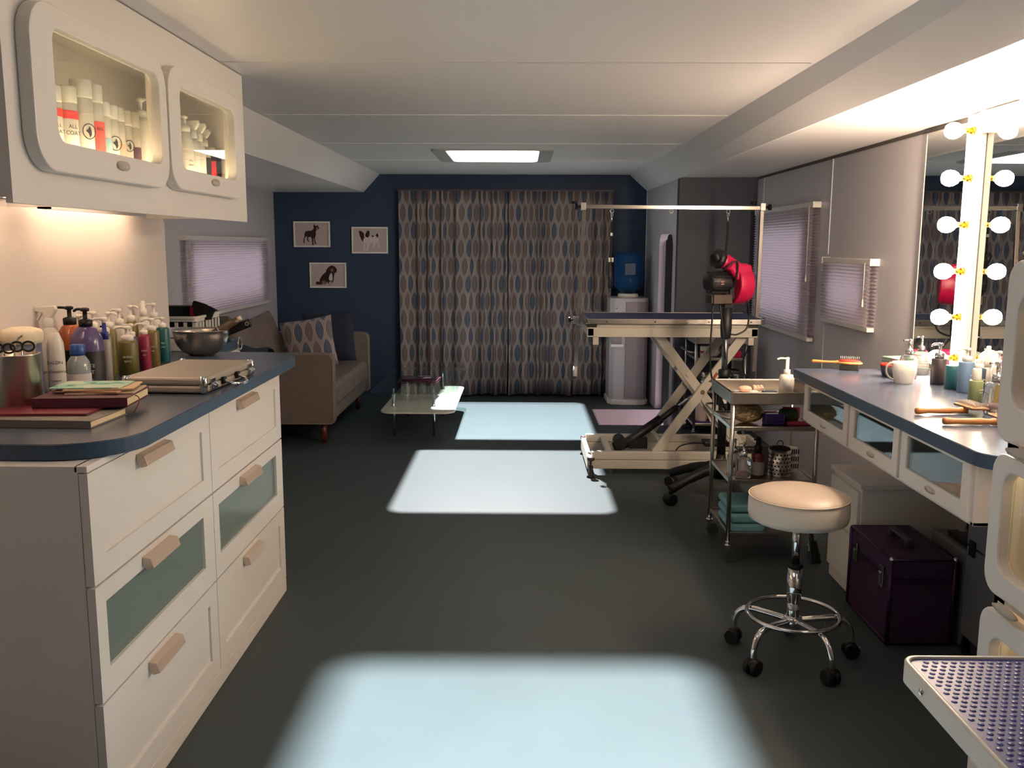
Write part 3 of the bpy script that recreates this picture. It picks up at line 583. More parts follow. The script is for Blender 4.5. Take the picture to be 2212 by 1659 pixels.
# ------------------------------------------------------------------ bottles inside the upper cabinet
ZS = 1.665
pk = M('pink_label', '#e2594f', .6); dk = M('plum_label', '#4a2a3a', .6); lb = M('pale_blue_label', '#8fb6bf', .6); rl = M('red_band_label', '#d83a34', .6); rose = M('rose_label', '#d9a596', .6)
def logo(T, rad, z, s=.016):
    obj('dog_logo', MB().tube([(rad*.3+s*math.cos(a), -rad-.0015, z+s*1.25*math.sin(a)) for a in [2*PI*i/24 for i in range(24)]], .0012, 6, closed=True), ink, T)
    obj('dog_head', MB().prism([(rad*.3+a*s, z+b*s) for a, b in [(-.5, .1), (-.1, .3), (.1, .9), (.35, .3), (.4, -.5), (.1, -1.0), (-.1, -.3)]], 'y', -rad-.0012, -rad-.0018), ink, T)
defs = [(-1.21, 2.40, .026, 0.184, 'flatcap', 'white can with red band and black letters, leftmost in the left cabinet window', dict(band=(.72, .86, rl), text=['ALL', 'COAT'])),
        (-1.21, 2.475, .030, 0.194, 'flatcap', 'white can with red band, second from left in the left cabinet window', dict(band=(.70, .84, rl), text=['ALL', 'COAT'])),
        (-1.20, 2.548, .028, 0.224, 'flatcap', 'tall white can with a round dog logo beside the pink-labelled can', dict(logo=.085)),
        (-1.20, 2.615, .026, 0.221, 'flatcap', 'tall white can with a salmon pink label strip', dict(band=(.0, .68, pk), text=['BIG'])),
        (-1.20, 2.668, .022, 0.184, 'flatcap', 'white can with a pale blue label strip', dict(band=(.0, .55, lb))),
        (-1.20, 2.718, .022, 0.182, 'flatcap', 'slim white can with small dog logo between blue and rose labels', dict(logo=.072)),
        (-1.20, 2.765, .021, 0.182, 'flatcap', 'white can with a pale rose label strip', dict(band=(.0, .52, rose)))]
for x, y, rad, h, cp, l, kw in defs:
    kw = dict(kw); lg = kw.pop('logo', None)
    t = bottle('spray_can', l, 'can', x, y-.0, ZS, rad, h, whb, cap=cp, hb=h*.8, shoulder=.04, rz=math.radians(38), group='cans in the upper cabinet, left window', tsize=rad*.5, **kw)
    if lg: logo(t, rad, lg)
t = bottle('spray_can', 'slim white can with small dog logo next to the plum-labelled one', 'can', -1.20, 2.818, ZS, .020, .180, whb, cap='flatcap', hb=.14, shoulder=.04, rz=.6); logo(t, .02, .075, .013)
bottle('spray_can', 'slim white can with a dark plum label strip', 'can', -1.20, 2.872, ZS, .021, .182, whb, cap='flatcap', hb=.14, shoulder=.04, band=(.0, .55, dk), rz=.6)
bottle('pump_bottle', 'white pump bottle alone at the right of the left cabinet window', 'bottle', -1.21, 2.965, ZS, .030, .240, whb, hb=.18, shoulder=.1, sp=1)
bottle('pump_bottle', 'white pump bottle at the left of the right cabinet window', 'bottle', -1.20, 3.32, ZS, .028, .235, whb, hb=.18, shoulder=.3, text=['Silky', 'salon'], lab=(.1, .6), tsize=.010, rz=.6)
bottle('spray_bottle', 'white trigger bottle, second in the right cabinet window', 'bottle', -1.20, 3.39, ZS, .026, .228, whb, cap='trigger', hb=.165, shoulder=.3)
bottle('spray_bottle', 'white trigger bottle in the middle of the right cabinet window', 'bottle', -1.20, 3.455, ZS, .024, .225, whb, cap='trigger', hb=.16, shoulder=.3)
bottle('spray_bottle', 'white trigger bottle with black label, by the reflection in the right window', 'bottle', -1.205, 3.52, ZS, .026, .212, whb, cap='trigger', hb=.15, shoulder=.3, labmat=blk, lab=(.0, .7))
bottle('pump_bottle', 'black bottle with a red stripe in the right cabinet window', 'bottle', -1.20, 3.572, ZS, .022, .150, blk, cap='flatcap', hb=.13, shoulder=.04, band=(.1, .75, M('red_stripe', '#b02030', .5)))
bottle('pump_bottle', 'black bottle with white lettering, last in the right cabinet window', 'bottle', -1.20, 3.630, ZS, .024, .145, blk, cap='flatcap', hb=.125, shoulder=.04, text=['Clean'], tmat=inkw, lab=(0, .5), tsize=.010, rz=.6)
# ------------------------------------------------------------------ far left nook: second counter, basket, plant
T = thing('side_counter', 'small blue-topped white cabinet in the nook behind the steel bowl', 'cabinet', (-1.95, 4.85, 0))
obj('body', MB(T).box(-2.34, -1.60, 4.12, 5.05, 0, .88), white_m, T, bev=.003)
obj('top', MB(T).prism(rr(-2.35, -1.57, 4.08, 5.10, (.001, .001, .10, .001), 8), 'z', .88, .925), blue_edge, T, bev=.002)
obj('shelf_front', MB(T).box(-1.60, -1.575, 4.60, 5.05, .80, .87).box(-1.60, -1.575, 4.60, 5.05, .68, .78), white2_m, T, bev=.002)
obj('towel_ring', MB(T).tube([(-1.56, 5.0+.035*math.cos(a), .90+.035*math.sin(a)) for a in [2*PI*i/20 for i in range(20)]], .005, 8, closed=True), chrome, T)
T = thing('plastic_basket', 'white slotted plastic basket of clipper parts behind the steel bowl', 'basket', (-1.845, 4.55, .9255))
bw, bd, bh = .27, .17, .175
m = MB(); 
for sx in (-1, 1): m.box(sx*bw-.004, sx*bw+.004, -bd, bd, 0, .02)
m.frame(rr(-bw-.012, bw+.012, -bd-.012, bd+.012, .03), rr(-bw+.004, bw-.004, -bd+.004, bd-.004, .02), 'z', bh-.012, bh)
m.box(-bw, bw, -bd, bd, 0, .006)
m.frame(rr(-bw, bw, -bd, bd, .02), rr(-bw+.006, bw-.006, -bd+.006, bd-.006, .018), 'z', 0, .03)
m.frame(rr(-bw-.004, bw+.004, -bd-.004, bd+.004, .02), rr(-bw+.003, bw-.003, -bd+.003, bd-.003, .018), 'z', bh-.026, bh-.012)
for i in range(13):
    x = -bw+.01+i*(2*bw-.02)/12
    m.box(x-.008, x+.008, -bd-.002, -bd+.003, .04, bh-.03).box(x-.008, x+.008, bd-.003, bd+.002, .04, bh-.03)
for i in range(8):
    y = -bd+.01+i*(2*bd-.02)/7
    m.box(bw-.003, bw+.002, y-.008, y+.008, .04, bh-.03).box(-bw-.002, -bw+.003, y-.008, y+.008, .04, bh-.03)
obj('basket', m, white2_m, T)
solo('clipper_case', MB().box(-.085, .085, -.04, .04, 0, .105), black_m, 'black box standing in the white plastic basket', 'box', loc=(-1.73, 4.56, 1.035), rz=.1, bev=.004)
solo('hair_clip', MB().prism([(-.03, 0), (.02, -.01), (.03, .03), (.0, .05), (-.025, .05)], 'y', -.01, .01), pinkplastic, 'magenta clip poking above the white plastic basket', 'clip', loc=(-1.622, 4.52, 1.095), bev=.003)
solo('hair_clip', MB().prism([(-.06, .05), (-.05, .065), (.0, .05), (.07, .015), (.05, .012), (.03, -.03), (-.05, -.03)], 'y', -.008, .008), black_m, 'black claw clip poking above the white plastic basket', 'clip', loc=(-1.572, 4.50, 1.105), bev=.003)
solo('grey_pouch', MB().box(-.07, .07, -.04, .04, 0, .13), M('grey_felt', '#4a4443', .8, bump=.3), 'dark grey pouch on the nook counter right of the basket', 'pouch', loc=(-1.66, 4.95, .926), rz=.2, bev=.02, seg=3)
solo('hair_dryer_nozzle', MB().cyl((0, 0, .03), (.08, .02, .05), .028, .022), black_m, 'small black nozzle on the nook counter beside the grey pouch', 'nozzle', loc=(-1.66, 4.80, .925+.002))
T = thing('tooth_mug', 'steel cup hanging in the side shelf of the nook cabinet', 'cup', (-1.555, 4.72, .795)); obj('cup', MB().lathe([(.018, 0), (.020, .002), (.020, .07), (.018, .07), (.017, .004), (0.0005, .003)], n=24, closed=False), steel, T)
def wire_basket():
    T = thing('wire_basket', 'small wire basket hooked to the side of the nook cabinet', 'basket', (-1.50, 4.80, .66)); m = MB()
    for z, k in ((.085, 1), (.04, .9), (.0, .82)): m.tube([(a*k, b*k, z) for a, b in rr(-.07, .07, -.16, .16, .015, 3)], .002, 6, closed=True)
    for a, b in rr(-.07, .07, -.16, .16, .015, 1): m.tube([(a, b, .085), (a*.82, b*.82, 0)], .0015, 5)
    for i in range(9):
        y = -.14+i*.035; m.tube([(.07, y, .085), (.058, y*.82, 0), (-.058, y*.82, 0), (-.07, y, .085)], .0012, 5)
    obj('wires', m, chrome, T)
wire_basket()
T = thing('spiky_plant', 'thin spiky dark leaves rising behind the splash panel in the nook', 'plant', (-2.03, 4.22, .926))
obj('pot', MB().lathe([(.03, 0), (.042, .08), (.038, .08), (.034, .07), (.001, .07)], n=20, closed=False), dark_m, T)
for i in range(9):
    a = -.9+i*.28; obj('leaf', MB().tube(spline([(0, 0, .07), (.04*math.cos(a), .03*math.sin(a*2), .20+.05*math.cos(i)), (.14*math.cos(a), .05*math.sin(a*3), .32+.06*math.sin(i*2))], 6), [.003]*8+[.002]*4+[.0006], 5), M('dark_leaf', '#2c3226', .6), T)
# ------------------------------------------------------------------ sofa
T = thing('sofa', 'brown woven two-seat sofa along the left wall under the dog pictures', 'sofa', (-1.83, 7.25, 0))
xs0, xs1 = -2.33, -1.345; ya, yb = 6.44, 8.06
def arm(y0, y1, zt, nm='arm'):
    P = rr(xs0, xs1, .155, zt, (.02, .03, .05, .03), 6)
    a = obj(nm, MB(T).prism(P, 'y', y0, y1), sofa_m, T, bev=.018, seg=3)
    obj('piping', MB(T).tube([(x, y0+.004, z) for x, z in rr(xs0+.006, xs1-.006, .161, zt-.006, (.02, .03, .05, .03), 6)], .006, 8, closed=True), M('sofa_piping', '#776b60', .9), a)
arm(ya, ya+.10, .672); arm(yb-.10, yb, .682)
obj('back', MB(T).box(xs0, xs0+.16, ya+.08, yb-.08, .16, .70), sofa_m, T, bev=.03, seg=3)
obj('base', MB(T).box(xs0+.05, xs1-.03, ya+.09, yb-.09, .16, .30), sofa_m, T, bev=.015)
obj('seat_cushion', MB(T).box(xs0+.15, xs1-.005, ya+.10, yb-.10, .255, .435), sofa2_m, T, bev=.045, seg=4)
for x, y in ((xs1-.10, ya+.10), (xs1-.10, yb-.12), (xs0+.1, ya+.10), (xs0+.1, yb-.12)): obj('leg', MB(T).cyl((x, y, 0), (x, y, .16), .017, .026, 16), redwood, T)
def cushion(label, w, h, t, loc, rot, mat, cat='cushion'):
    m = MB(); n = 16; v = []; uv = []
    for s_ in (1, -1):
        for i in range(n+1):
            for j in range(n+1):
                a, b = 2*i/n-1, 2*j/n-1; q = ((1-a**4)*(1-b**4))**.55; pinch = 1-.06*(1-abs(a*b))*(abs(a)**4+abs(b)**4)
                v.append((a*w/2*pinch, s_*t/2*q, h/2+b*h/2*pinch)); uv.append((a*w/2+.02, b*h/2))
    K = (n+1)**2; F = []
    for s_ in (0, 1):
        for i in range(n):
            for j in range(n):
                q = (s_*K+i*(n+1)+j, s_*K+(i+1)*(n+1)+j, s_*K+(i+1)*(n+1)+j+1, s_*K+i*(n+1)+j+1); F.append(q if s_ else q[::-1])
    m.add(v, F, True); m.uv = uv; o = obj('cushion', m, mat); o.location = loc; o.rotation_euler = [math.radians(a) for a in rot]; return tag(o, label, cat)
cushion('leaf-patterned square cushion leaning in the middle of the sofa', .42, .42, .14, (-1.68, 7.26, .452), (-18, -9, 8), leafp_m)
cushion('dark navy square cushion behind the leaf-patterned one', .44, .44, .13, (-1.62, 7.66, .452), (-16, -4, 4), M('navy_cushion', '#1c2130', .9, bump=.3))
cushion('large brown back cushion leaning on the sofa back, top corner raised', .62, .44, .18, (-2.04, 7.22, .45), (-14, -6, 78), sofa2_m, 'cushion')
cushion('brown back cushion at the near end of the sofa', .32, .42, .18, (-2.05, 6.73, .45), (-12, 0, 84), sofa_m, 'cushion')
T = thing('throw_blanket', 'dark slate throw draped over the near arm of the sofa', 'blanket', (-1.95, 6.5, .67)); m = MB(T)
v = []; F = []
for i in range(15):
    t = i/14; x = -2.32+.52*t
    for k, (y, z) in enumerate(((6.415, .45), (6.42, .60), (6.43, .68), (6.49, .705), (6.55, .69), (6.62, .62), (6.72, .58))): v.append((x+.02*math.sin(k*2), y+.01*math.sin(i*1.7), z+.012*math.sin(i*1.3+k)+(.04*(1-t) if k > 1 else 0)))
for i in range(14):
    for k in range(6): F.append((i*7+k, (i+1)*7+k, (i+1)*7+k+1, i*7+k+1))
m.add(v, F, True); obj('cloth', m, M('slate_throw', '#2b333c', .9, bump=.3), T, solid=.012, sub=1)
# ------------------------------------------------------------------ coffee table
T = thing('coffee_table', 'low coffee table with clear glass top, pale lower shelf and chrome legs', 'table', (-.78, 7.15, 0))
obj('glass_top', MB(T).prism(rr(-1.10, -.47, 6.50, 7.88, .07, 8), 'z', .372, .382), pane('table_glass', (.80, .86, .84)), T)
obj('lower_shelf', MB(T).prism(rr(-1.035, -.485, 6.53, 7.80, .09, 8), 'z', .222, .232), M('pale_glass_shelf', '#cfcabb', .12, noise=.02), T)
for x, y in ((-.965, 6.79), (-.66, 6.79), (-.965, 7.62), (-.66, 7.62)):
    l = obj('leg', MB(T).cyl((x, y, 0), (x, y, .372), .011, n=16), chrome, T); obj('foot_disc', MB(T).cyl((x, y, .232), (x, y, .236), .019, n=16), chrome, l)
for i, (x, y, rz, c_, l) in enumerate(((-.83, 7.13, 4, '#3a1f30', 'dark plum magazine, lowest of the pile on the glass table'), (-.79, 7.16, -6, '#5a2440', 'wine-coloured magazine in the middle of the pile on the glass table'), (-.81, 7.17, 10, '#241820', 'dark magazine with white lettering on top of the glass table'))):
    t = thing('magazine', l, 'magazine', (x, y, .3825+i*.006), math.radians(rz), 'magazines on the glass table')
    obj('pages', MB().box(-.136, .136, -.1015, .102, .0008, .0040), paper_m, t); obj('cover', MB().box(-.138, .138, -.104, .104, .0040, .0055).box(-.138, .138, -.104, .104, 0, .0008).box(-.138, .138, -.104, -.1018, 0, .0055), M('mag%d' % i, c_, .25, noise=.3, scale=12), t)
    if i == 2: obj('cover_picture', MB().prism([(.02, -.07), (.09, -.06), (.10, -.01), (.05, .0), (.03, -.03)], 'z', .0055, .0058).box(.0, .12, .05, .065, .0055, .0058), M('cover_white', '#c9b4bc', .4), t)
# ------------------------------------------------------------------ water cooler
T = thing('water_cooler', 'white free-standing water cooler in the far right corner by the curtain', 'water cooler', (.985, 8.40, 0))
wc = rr(.815, 1.16, 8.24, 8.62, (.02, .02, .02, .02))
bodyp = [(.815, 8.62), (.815, 8.30), (.850, 8.245), (.955, 8.215), (1.05, 8.21), (1.13, 8.235), (1.16, 8.29), (1.16, 8.62)]
obj('body', MB(T).prism(bodyp, 'z', .03, .975), M('cooler_white', '#b9b3b3', .4), T, bev=.012, seg=3)
obj('front_panel', MB(T).prism([(.945, 8.225), (.955, 8.205), (1.05, 8.198), (1.13, 8.223), (1.150, 8.26), (1.14, 8.30), (.945, 8.30)], 'z', .06, .94), M('cooler_panel', '#8d8285', .5), T, bev=.004)
obj('base_skirt', MB(T).prism([(a*1.0+(.012 if a > .98 else -.012), b-.014) for a, b in bodyp[1:-1]]+[(1.172, 8.62), (.803, 8.62)][::1], 'z', 0, .045), white2_m, T, bev=.004)
obj('tap_recess', MB(T).box(.826, .925, 8.225, 8.25, .56, .72), M('recess_grey', '#8b8788', .6), T, bev=.004)
obj('drip_tray', MB(T).box(.820, .935, 8.205, 8.26, .535, .560), white2_m, T, bev=.004)
obj('badge', MB(T).box(.862, .895, 8.238, 8.2405, .878, .886), ink, T)
obj('collar', MB(T).cyl((.99, 8.42, .975), (.99, 8.42, 1.01), .10, .09), white2_m, T)
T = thing('water_bottle', 'big blue water bottle upside down on the water cooler', 'bottle', (.99, 8.42, 1.01))
pr_ = [(.05, 0), (.115, .045), (.133, .07), (.133, .12), (.128, .13), (.133, .14), (.133, .19), (.128, .20), (.133, .21), (.133, .28), (.127, .295), (.133, .31), (.131, .34), (.11, .372), (.0, .376)]
blu = M('blue_bottle', '#2f6fb0', .12, trans=.75, ior=1.2, noise=.05)
obj('shell', MB().lathe(pr_, n=40), blu, T); obj('handle', MB().box(-.05, .05, -.137, -.128, .17, .28), M('blue_handle', '#14365a', .4), T, bev=.01)
obj('water', MB().lathe([(.05, .03), (.12, .075), (.12, .18), (.0, .182)], n=32), M('blue_water', '#123a63', .2), T)
# ------------------------------------------------------------------ grooming table
T = thing('grooming_table', 'cream scissor-lift grooming table with navy mat and overhead bar', 'grooming table', (.96, 5.9, 0))
tx0, tx1, ty0, ty1 = .405, 1.515, 5.60, 6.19
obj('table_mat', MB(T).prism(rr(tx0+.012, tx1-.012, ty0+.012, ty1-.012, .03), 'z', .975, .996), M('navy_mat', '#222c55', .5, bump=.4, bscale=200), T)
rim = obj('rim', MB(T).frame(rr(tx0, tx1, ty0, ty1, .035), rr(tx0+.014, tx1-.014, ty0+.014, ty1-.014, .03), 'z', .966, .999), M('rim_alu', '#c4bdb6', .22, 1, noise=.06, scale=30), T, bev=.003)
obj('rivets', MB(T).cyl((.53, ty0-.002, .982), (.53, ty0+.002, .982), .005, n=10).cyl((.83, ty0-.002, .982), (.83, ty0+.002, .982), .005, n=10).cyl((1.16, ty0-.002, .982), (1.16, ty0+.002, .982), .005, n=10).cyl((1.42, ty0-.002, .982), (1.42, ty0+.002, .982), .005, n=10), dark_m, rim)
fr = MB(T)
fr.box(tx0+.02, tx1-.06, 5.625, 5.66, .944, .966).box(tx0+.02, tx1-.06, 6.12, 6.155, .944, .966)
fr.box(tx0+.008, tx1-.045, 5.62, 5.66, .885, .944).box(tx0+.008, tx1-.045, 6.12, 6.16, .885, .944).box(tx0+.01, tx0+.05, 5.62, 6.16, .89, .94).box(tx1-.085, tx1-.045, 5.62, 6.16, .89, .94)
fr.box(tx0+.045, tx0+.08, 5.63, 5.66, .835, .885).box(tx1-.10, tx1-.065, 5.63, 5.66, .835, .885)
obj('upper_frame', fr, cream_m, T, bev=.003)
for x in (tx0+.008, tx1-.105): obj('end_plug', MB(T).box(x, x+.06, 5.622, 5.66, .945, .967), black_m, T)
obj('bolt', MB(T).cyl((tx1-.105, 5.616, .918), (tx1-.105, 5.622, .918), .010, n=12), steel, T)
b = MB(T)
bx0, bx1 = .455, 1.56
for y0 in (5.62, 6.15):
    b.box(bx0, bx1, y0, y0+.045, .105, .155).box(bx0, bx1, y0, y0+.04, .045, .102)
b.box(bx0-.03, bx0, 5.60, 6.20, .045, .125).box(bx1, bx1+.03, 5.62, 6.19, .045, .155).box(bx0+.10, bx0+.135, 5.65, 6.17, .115, .148)
obj('base_frame', b, cream_m, T, bev=.003)
for x, y in ((bx0-.01, 5.575), (bx0-.01, 6.215), (bx1-.02, 5.59), (bx1-.02, 6.21)):
    k = obj('levelling_foot', MB(T).lathe([(.024, 0), (.026, .006), (.016, .014), (.015, .075), (.006, .078), (.006, .11)], (x, y, 0), 20), black_m, T)
    obj('foot_knob', MB(T).lathe([(.010, .105), (.024, .112), (.024, .130), (.012, .134), (.0, .135)], (x, y, 0), 16), M('brown_knob', '#3a231f', .5), k)
def beam(y, x0, z0, x1, z1, w=.058, t=.028):
    d = Vector((x1-x0, z1-z0)).normalized(); n = Vector((-d.y, d.x))*w/2
    P = [(x0+n.x, z0+n.y), (x1+n.x, z1+n.y), (x1-n.x, z1-n.y), (x0-n.x, z0-n.y)]
    return MB(T).prism(P, 'y', y, y+t)
for y, y2 in ((5.665, 5.70), (6.12, 6.085)):
    obj('scissor_arm', beam(y, .865, .14, 1.40, .90), cream_m, T, bev=.003)
    obj('scissor_arm', beam(y2, .86, .90, 1.45, .13), cream_m, T, bev=.003)
    obj('pivot_bolt', MB(T).cyl((1.15, y-.012, .535), (1.15, y+.06, .535), .013, n=14), M('dull_brass', '#8f7b5c', .4, .8), T)
obj('cross_tube', MB(T).cyl((1.06, 5.69, .645), (1.06, 6.12, .645), .014).cyl((.90, 5.69, .20), (.90, 6.12, .20), .014).cyl((1.27, 5.69, .40), (1.27, 6.12, .40), .014), cream_m, T)
obj('gusset_plate', MB(T).prism([(1.16, .46), (1.30, .43), (1.42, .30), (1.36, .22), (1.22, .33)], 'y', 5.735, 5.745), cream_m, T)
st = obj('warning_sticker', MB(T).prism([(1.205, .575), (1.255, .645), (1.222, .668), (1.172, .598)], 'y', 5.6635, 5.665), M('sticker_white', '#c9bfb0', .6), T)
obj('sticker_red', MB(T).prism([(1.222, .618), (1.246, .652), (1.230, .662), (1.206, .628)], 'y', 5.663, 5.6635), M('sticker_red', '#8f4038', .6), st)
obj('sticker_triangle', MB(T).prism([(1.180, .600), (1.212, .594), (1.204, .622)], 'y', 5.663, 5.6635), M('sticker_dark', '#5c5348', .6), st)
lettering(T, 'CE', (1.29-.96, 5.733-5.9, .395), .03, ink, rot=(PI/2, math.radians(-20), 0))
ac = obj('actuator', MB(T).tube([(.62, 5.9, .118), (.70, 5.9, .150), (.93, 5.9, .318)], [.036, .032, .030], 16).cyl((.86, 5.9, .262), (1.03, 5.9, .395), .020), black_m, T)
obj('motor', MB(T).cyl((.66, 5.84, .16), (.66, 5.98, .16), .040, n=20).box(.72, .84, 5.87, 5.93, .12, .19), black_m, ac)
obj('piston_rod', MB(T).cyl((1.02, 5.9, .388), (1.17, 5.9, .50), .010), chrome, ac)
cb_ = obj('control_box', MB(T).box(1.20, 1.36, 5.78, 5.90, .155, .185), black_m, T, bev=.005)
obj('control_cable', MB(T).tube(spline([(1.20, 5.82, .17), (1.12, 5.80, .175), (1.04, 5.78, .16), (1.0, 5.76, .12)], 6), .005, 8), black_m, cb_)
# overhead bar
py = 6.0
bar_m = M('polished_bar', '#cfc8c0', .17, 1, noise=.04, scale=60)
def sqbar(x0, z0, x1, z1, h=.0125):
    w = h if abs(x1-x0) < abs(z1-z0) else 0; g_ = h-w
    v = [(x0+a*w, py+b*h, z0+a*g_) for a in (-1, 1) for b in (-1, 1)]+[(x1+a*w, py+b*h, z1+a*g_) for a in (-1, 1) for b in (-1, 1)]
    return MB(T).add(v, [(0, 1, 3, 2), (4, 6, 7, 5), (0, 4, 5, 1), (2, 3, 7, 6), (0, 2, 6, 4), (1, 5, 7, 3)])
obj('post', sqbar(.365, .585, .408, 1.70), bar_m, T, bev=.002)
obj('post', sqbar(1.555, .62, 1.560, 1.70), bar_m, T, bev=.002)
obj('overhead_bar', sqbar(.40, 1.695, 1.565, 1.690), bar_m, T, bev=.002)
obj('post_sleeve', MB(T).cyl((.365, py-.001, .585), (.367, py-.001, .65), .0155, n=12), M('white_tape', '#c9c2b8', .7), T)
for x, s_ in ((.402, -1), (1.563, 1)):
    k = obj('corner_bracket', MB(T).box(x-.018, x+.018, py-.018, py+.018, 1.672, 1.722), alu, T, bev=.003)
    obj('bracket_knob', MB(T).cyl((x+s_*.018, py, 1.695), (x+s_*.04, py, 1.695), .008).lathe([(.0, 0), (.020, .002), (.020, .018), (.0, .020)], (x+s_*.036-(.0 if s_ > 0 else .018), py, 1.695), 10, ax='x', closed=False), black_m, k)
    obj('bracket_knob', MB(T).lathe([(.0, 0), (.020, .002), (.020, .018), (.0, .020)], (x-s_*-.06 if s_ < 0 else x-.06, py, 1.712), 10, closed=False), black_m, k)
for x in (.367, 1.557):
    s_ = -1 if x < 1 else 1
    k = obj('post_clamp', MB(T).box(x-.022, x+.022, py-.03, py+.03, .935, .985).box(min(x, x-s_*.06), max(x, x-s_*.06), py-.02, py+.02, .925, .945), alu, T, bev=.003)
    obj('clamp_knob', MB(T).cyl((x+s_*.022, py, .962), (x+s_*.035, py, .962), .006).lathe([(.0, 0), (.018, .002), (.018, .018), (.0, .02)], (x+(s_*.034 if s_ > 0 else -.054), py, .962), 10, ax='x', closed=False), black_m, k)
for x in (.589, .973, 1.342): obj('hanging_ring', MB(T).tube([(x+.012*math.cos(a), py, 1.668+.012*math.sin(a)) for a in [2*PI*i/18 for i in range(18)]], .0018, 6, closed=True), alu, T)
def leash(x, zb, label, extra):
    t = thing('grooming_loop', label, 'leash', (x, py, 1.66))
    obj('snap_hook', MB().tube([(.006*math.cos(a), 0, -.014+.010*math.sin(a)) for a in [2*PI*i/14 for i in range(14)]], .0018, 6, closed=True).cyl((0, 0, -.02), (0, 0, -.065), .004, n=10), chrome, t)
    L_ = zb-1.66
    if extra:
        obj('strap', MB().tube(spline([(0, 0, -.06), (0, 0, L_*.3), (-.004, 0, L_*.5), (-.006, 0, L_*.6)], 6), .006, 8).tube(spline([(-.006, 0, L_*.58), (-.014, 0, L_*.75), (-.010, 0, L_*.97), (.004, 0, L_), (.012, 0, L_*.95), (.006, 0, L_*.75), (-.006, 0, L_*.58)], 6), .0045, 8), M('black_cord', '#121114', .7), t)
        obj('slider', MB().box(-.007, .006, -.006, .006, L_*.27, L_*.31), white2_m, t); obj('cord_lock', MB().box(-.018, -.004, -.006, .006, L_*.60, L_*.66).box(.002, .016, -.006, .006, L_*.60, L_*.66), white2_m, t, bev=.002)
    else: obj('strap', MB().tube(spline([(0, 0, -.06), (0, 0, L_*.5), (-.008, 0, L_)], 8), .007, 8), M('black_cord', '#121114', .7), t)
    return t
leash(.589, 1.175, 'black loop leash with white sliders hanging at the left of the grooming bar', True)
leash(1.342, 1.36, 'plain black leash hanging at the right of the grooming bar', False)
solo('power_adapter', MB().box(-.07, .07, -.035, .035, 0, .03), black_m, 'black power adapter lying on the base of the grooming table', 'adapter', loc=(1.45, 5.64, .1565), bev=.004)
# ------------------------------------------------------------------ stand dryer
T = thing('stand_dryer', 'crimson blower dryer with black motor on a five-legged wheeled stand', 'dryer', (1.16, 5.13, 0), math.radians(20))
for k in range(5):
    a = math.radians(186+72*k); c, s_ = math.cos(a), math.sin(a); R = .345
    l = obj('leg', MB().tube(spline([(0, 0, .175), (.10*c, .10*s_, .168), (.22*c, .22*s_, .135), (R*c, R*s_, .085)], 6), [.034]*6+[.030]*6+[.026]*6+[.024], 12), black_m, T)
    cc = obj('caster', MB().cyl((R*c-.028*s_, R*s_+.028*c, .032), (R*c+.028*s_, R*s_-.028*c, .032), .032, n=20).cyl((R*c, R*s_, .05), (R*c, R*s_, .09), .010), black_m, T)
obj('hub', MB().lathe([(.05, .12), (.048, .20), (.030, .23), (.026, .26)], n=24), black_m, T)
obj('column', MB().cyl((0, 0, .24), (0, 0, .73), .0255), black_m, T)
obj('column_label', MB().box(-.020, .006, -.0275, -.0265, .56, .675), M('label_strip', '#c9beb4', .6), T)
obj('label_mark', MB().box(-.018, .004, -.0285, -.0275, .605, .615).box(-.018, .004, -.0285, -.0275, .585, .590), M('label_red', '#7a2a22', .6), T)
obj('height_collar', MB().lathe([(.030, .71), (.033, .72), (.033, .75), (.022, .755)], n=20).cyl((.03, 0, .72), (.055, -.01, .70), .008).lathe([(.0, 0), (.017, .002), (.017, .03), (.0, .032)], (.055, -.012, .685), 10, closed=False), black_m, T)
obj('inner_pole', MB().cyl((0, 0, .74), (0, 0, .97), .017), M('grey_pole', '#77797d', .35, .8), T)
obj('mount_sleeve', MB().lathe([(.024, .93), (.028, .935), (.032, .99), (.030, 1.13)], n=20), black_m, T)
hd = (.0, 0, 1.0)
# volute: axis along x
vc = (.065, .0, 1.235)
vp = []
for i in range(40):
    a = math.radians(100)-2*PI*i/40*.80; rad = .088+.030*(i/40)
    vp.append((vc[1]+rad*math.cos(a)*.0+rad*math.cos(a), vc[2]+rad*math.sin(a)))
sc_ = rr(-.0, .0, 0, 0, 0)
cir = [(0+.112*math.cos(2*PI*i/48), 1.235+.112*math.sin(2*PI*i/48)) for i in range(48)]
ml = MB().prism(cir, 'x', .018, .108, sm=True)
sh = obj('blower_housing', ml, red_m, T, bev=.008, seg=3)
# outlet duct going up-left towards the camera's left
dd = [(-.045, -.09, 1.395), (.0, -.06, 1.365), (.06, -.03, 1.315)]
obj('outlet_duct', MB().prism([(.108, 1.345), (.04, 1.352), (-.05, 1.405), (-.088, 1.395), (-.095, 1.345), (-.03, 1.310), (.02, 1.25), (.10, 1.24)], 'y', -.085, -.02), red_m, T, bev=.022, seg=4)
obj('duct_throat', MB().cyl((-.03, -.052, 1.350), (-.095, -.055, 1.375), .038, .043), red_m, T)
nz = obj('nozzle', MB().cyl((-.085, -.055, 1.372), (-.118, -.058, 1.384), .052, .050, 28).cyl((-.118, -.058, 1.384), (-.138, -.060, 1.378), .042, .024, 20), black_m, T)
obj('handle_strip', MB().box(.02, .10, -.03, .03, 1.346, 1.351), M('red_strip', '#b52850', .4), T)
mt = obj('motor', MB().lathe([(.0, -.135), (.045, -.133), (.058, -.12), (.060, -.02), (.05, .018)], (0, 0, 1.245), 28, ax='x', closed=False), black_m, T)
for k in range(12):
    a = 2*PI*k/12; obj('cooling_fin', MB().box(-.118, -.01, -.003, .003, .056, .067), black_m, mt).matrix_local = Matrix.Translation((0, 0, 1.245)) @ Matrix.Rotation(a, 4, 'X')
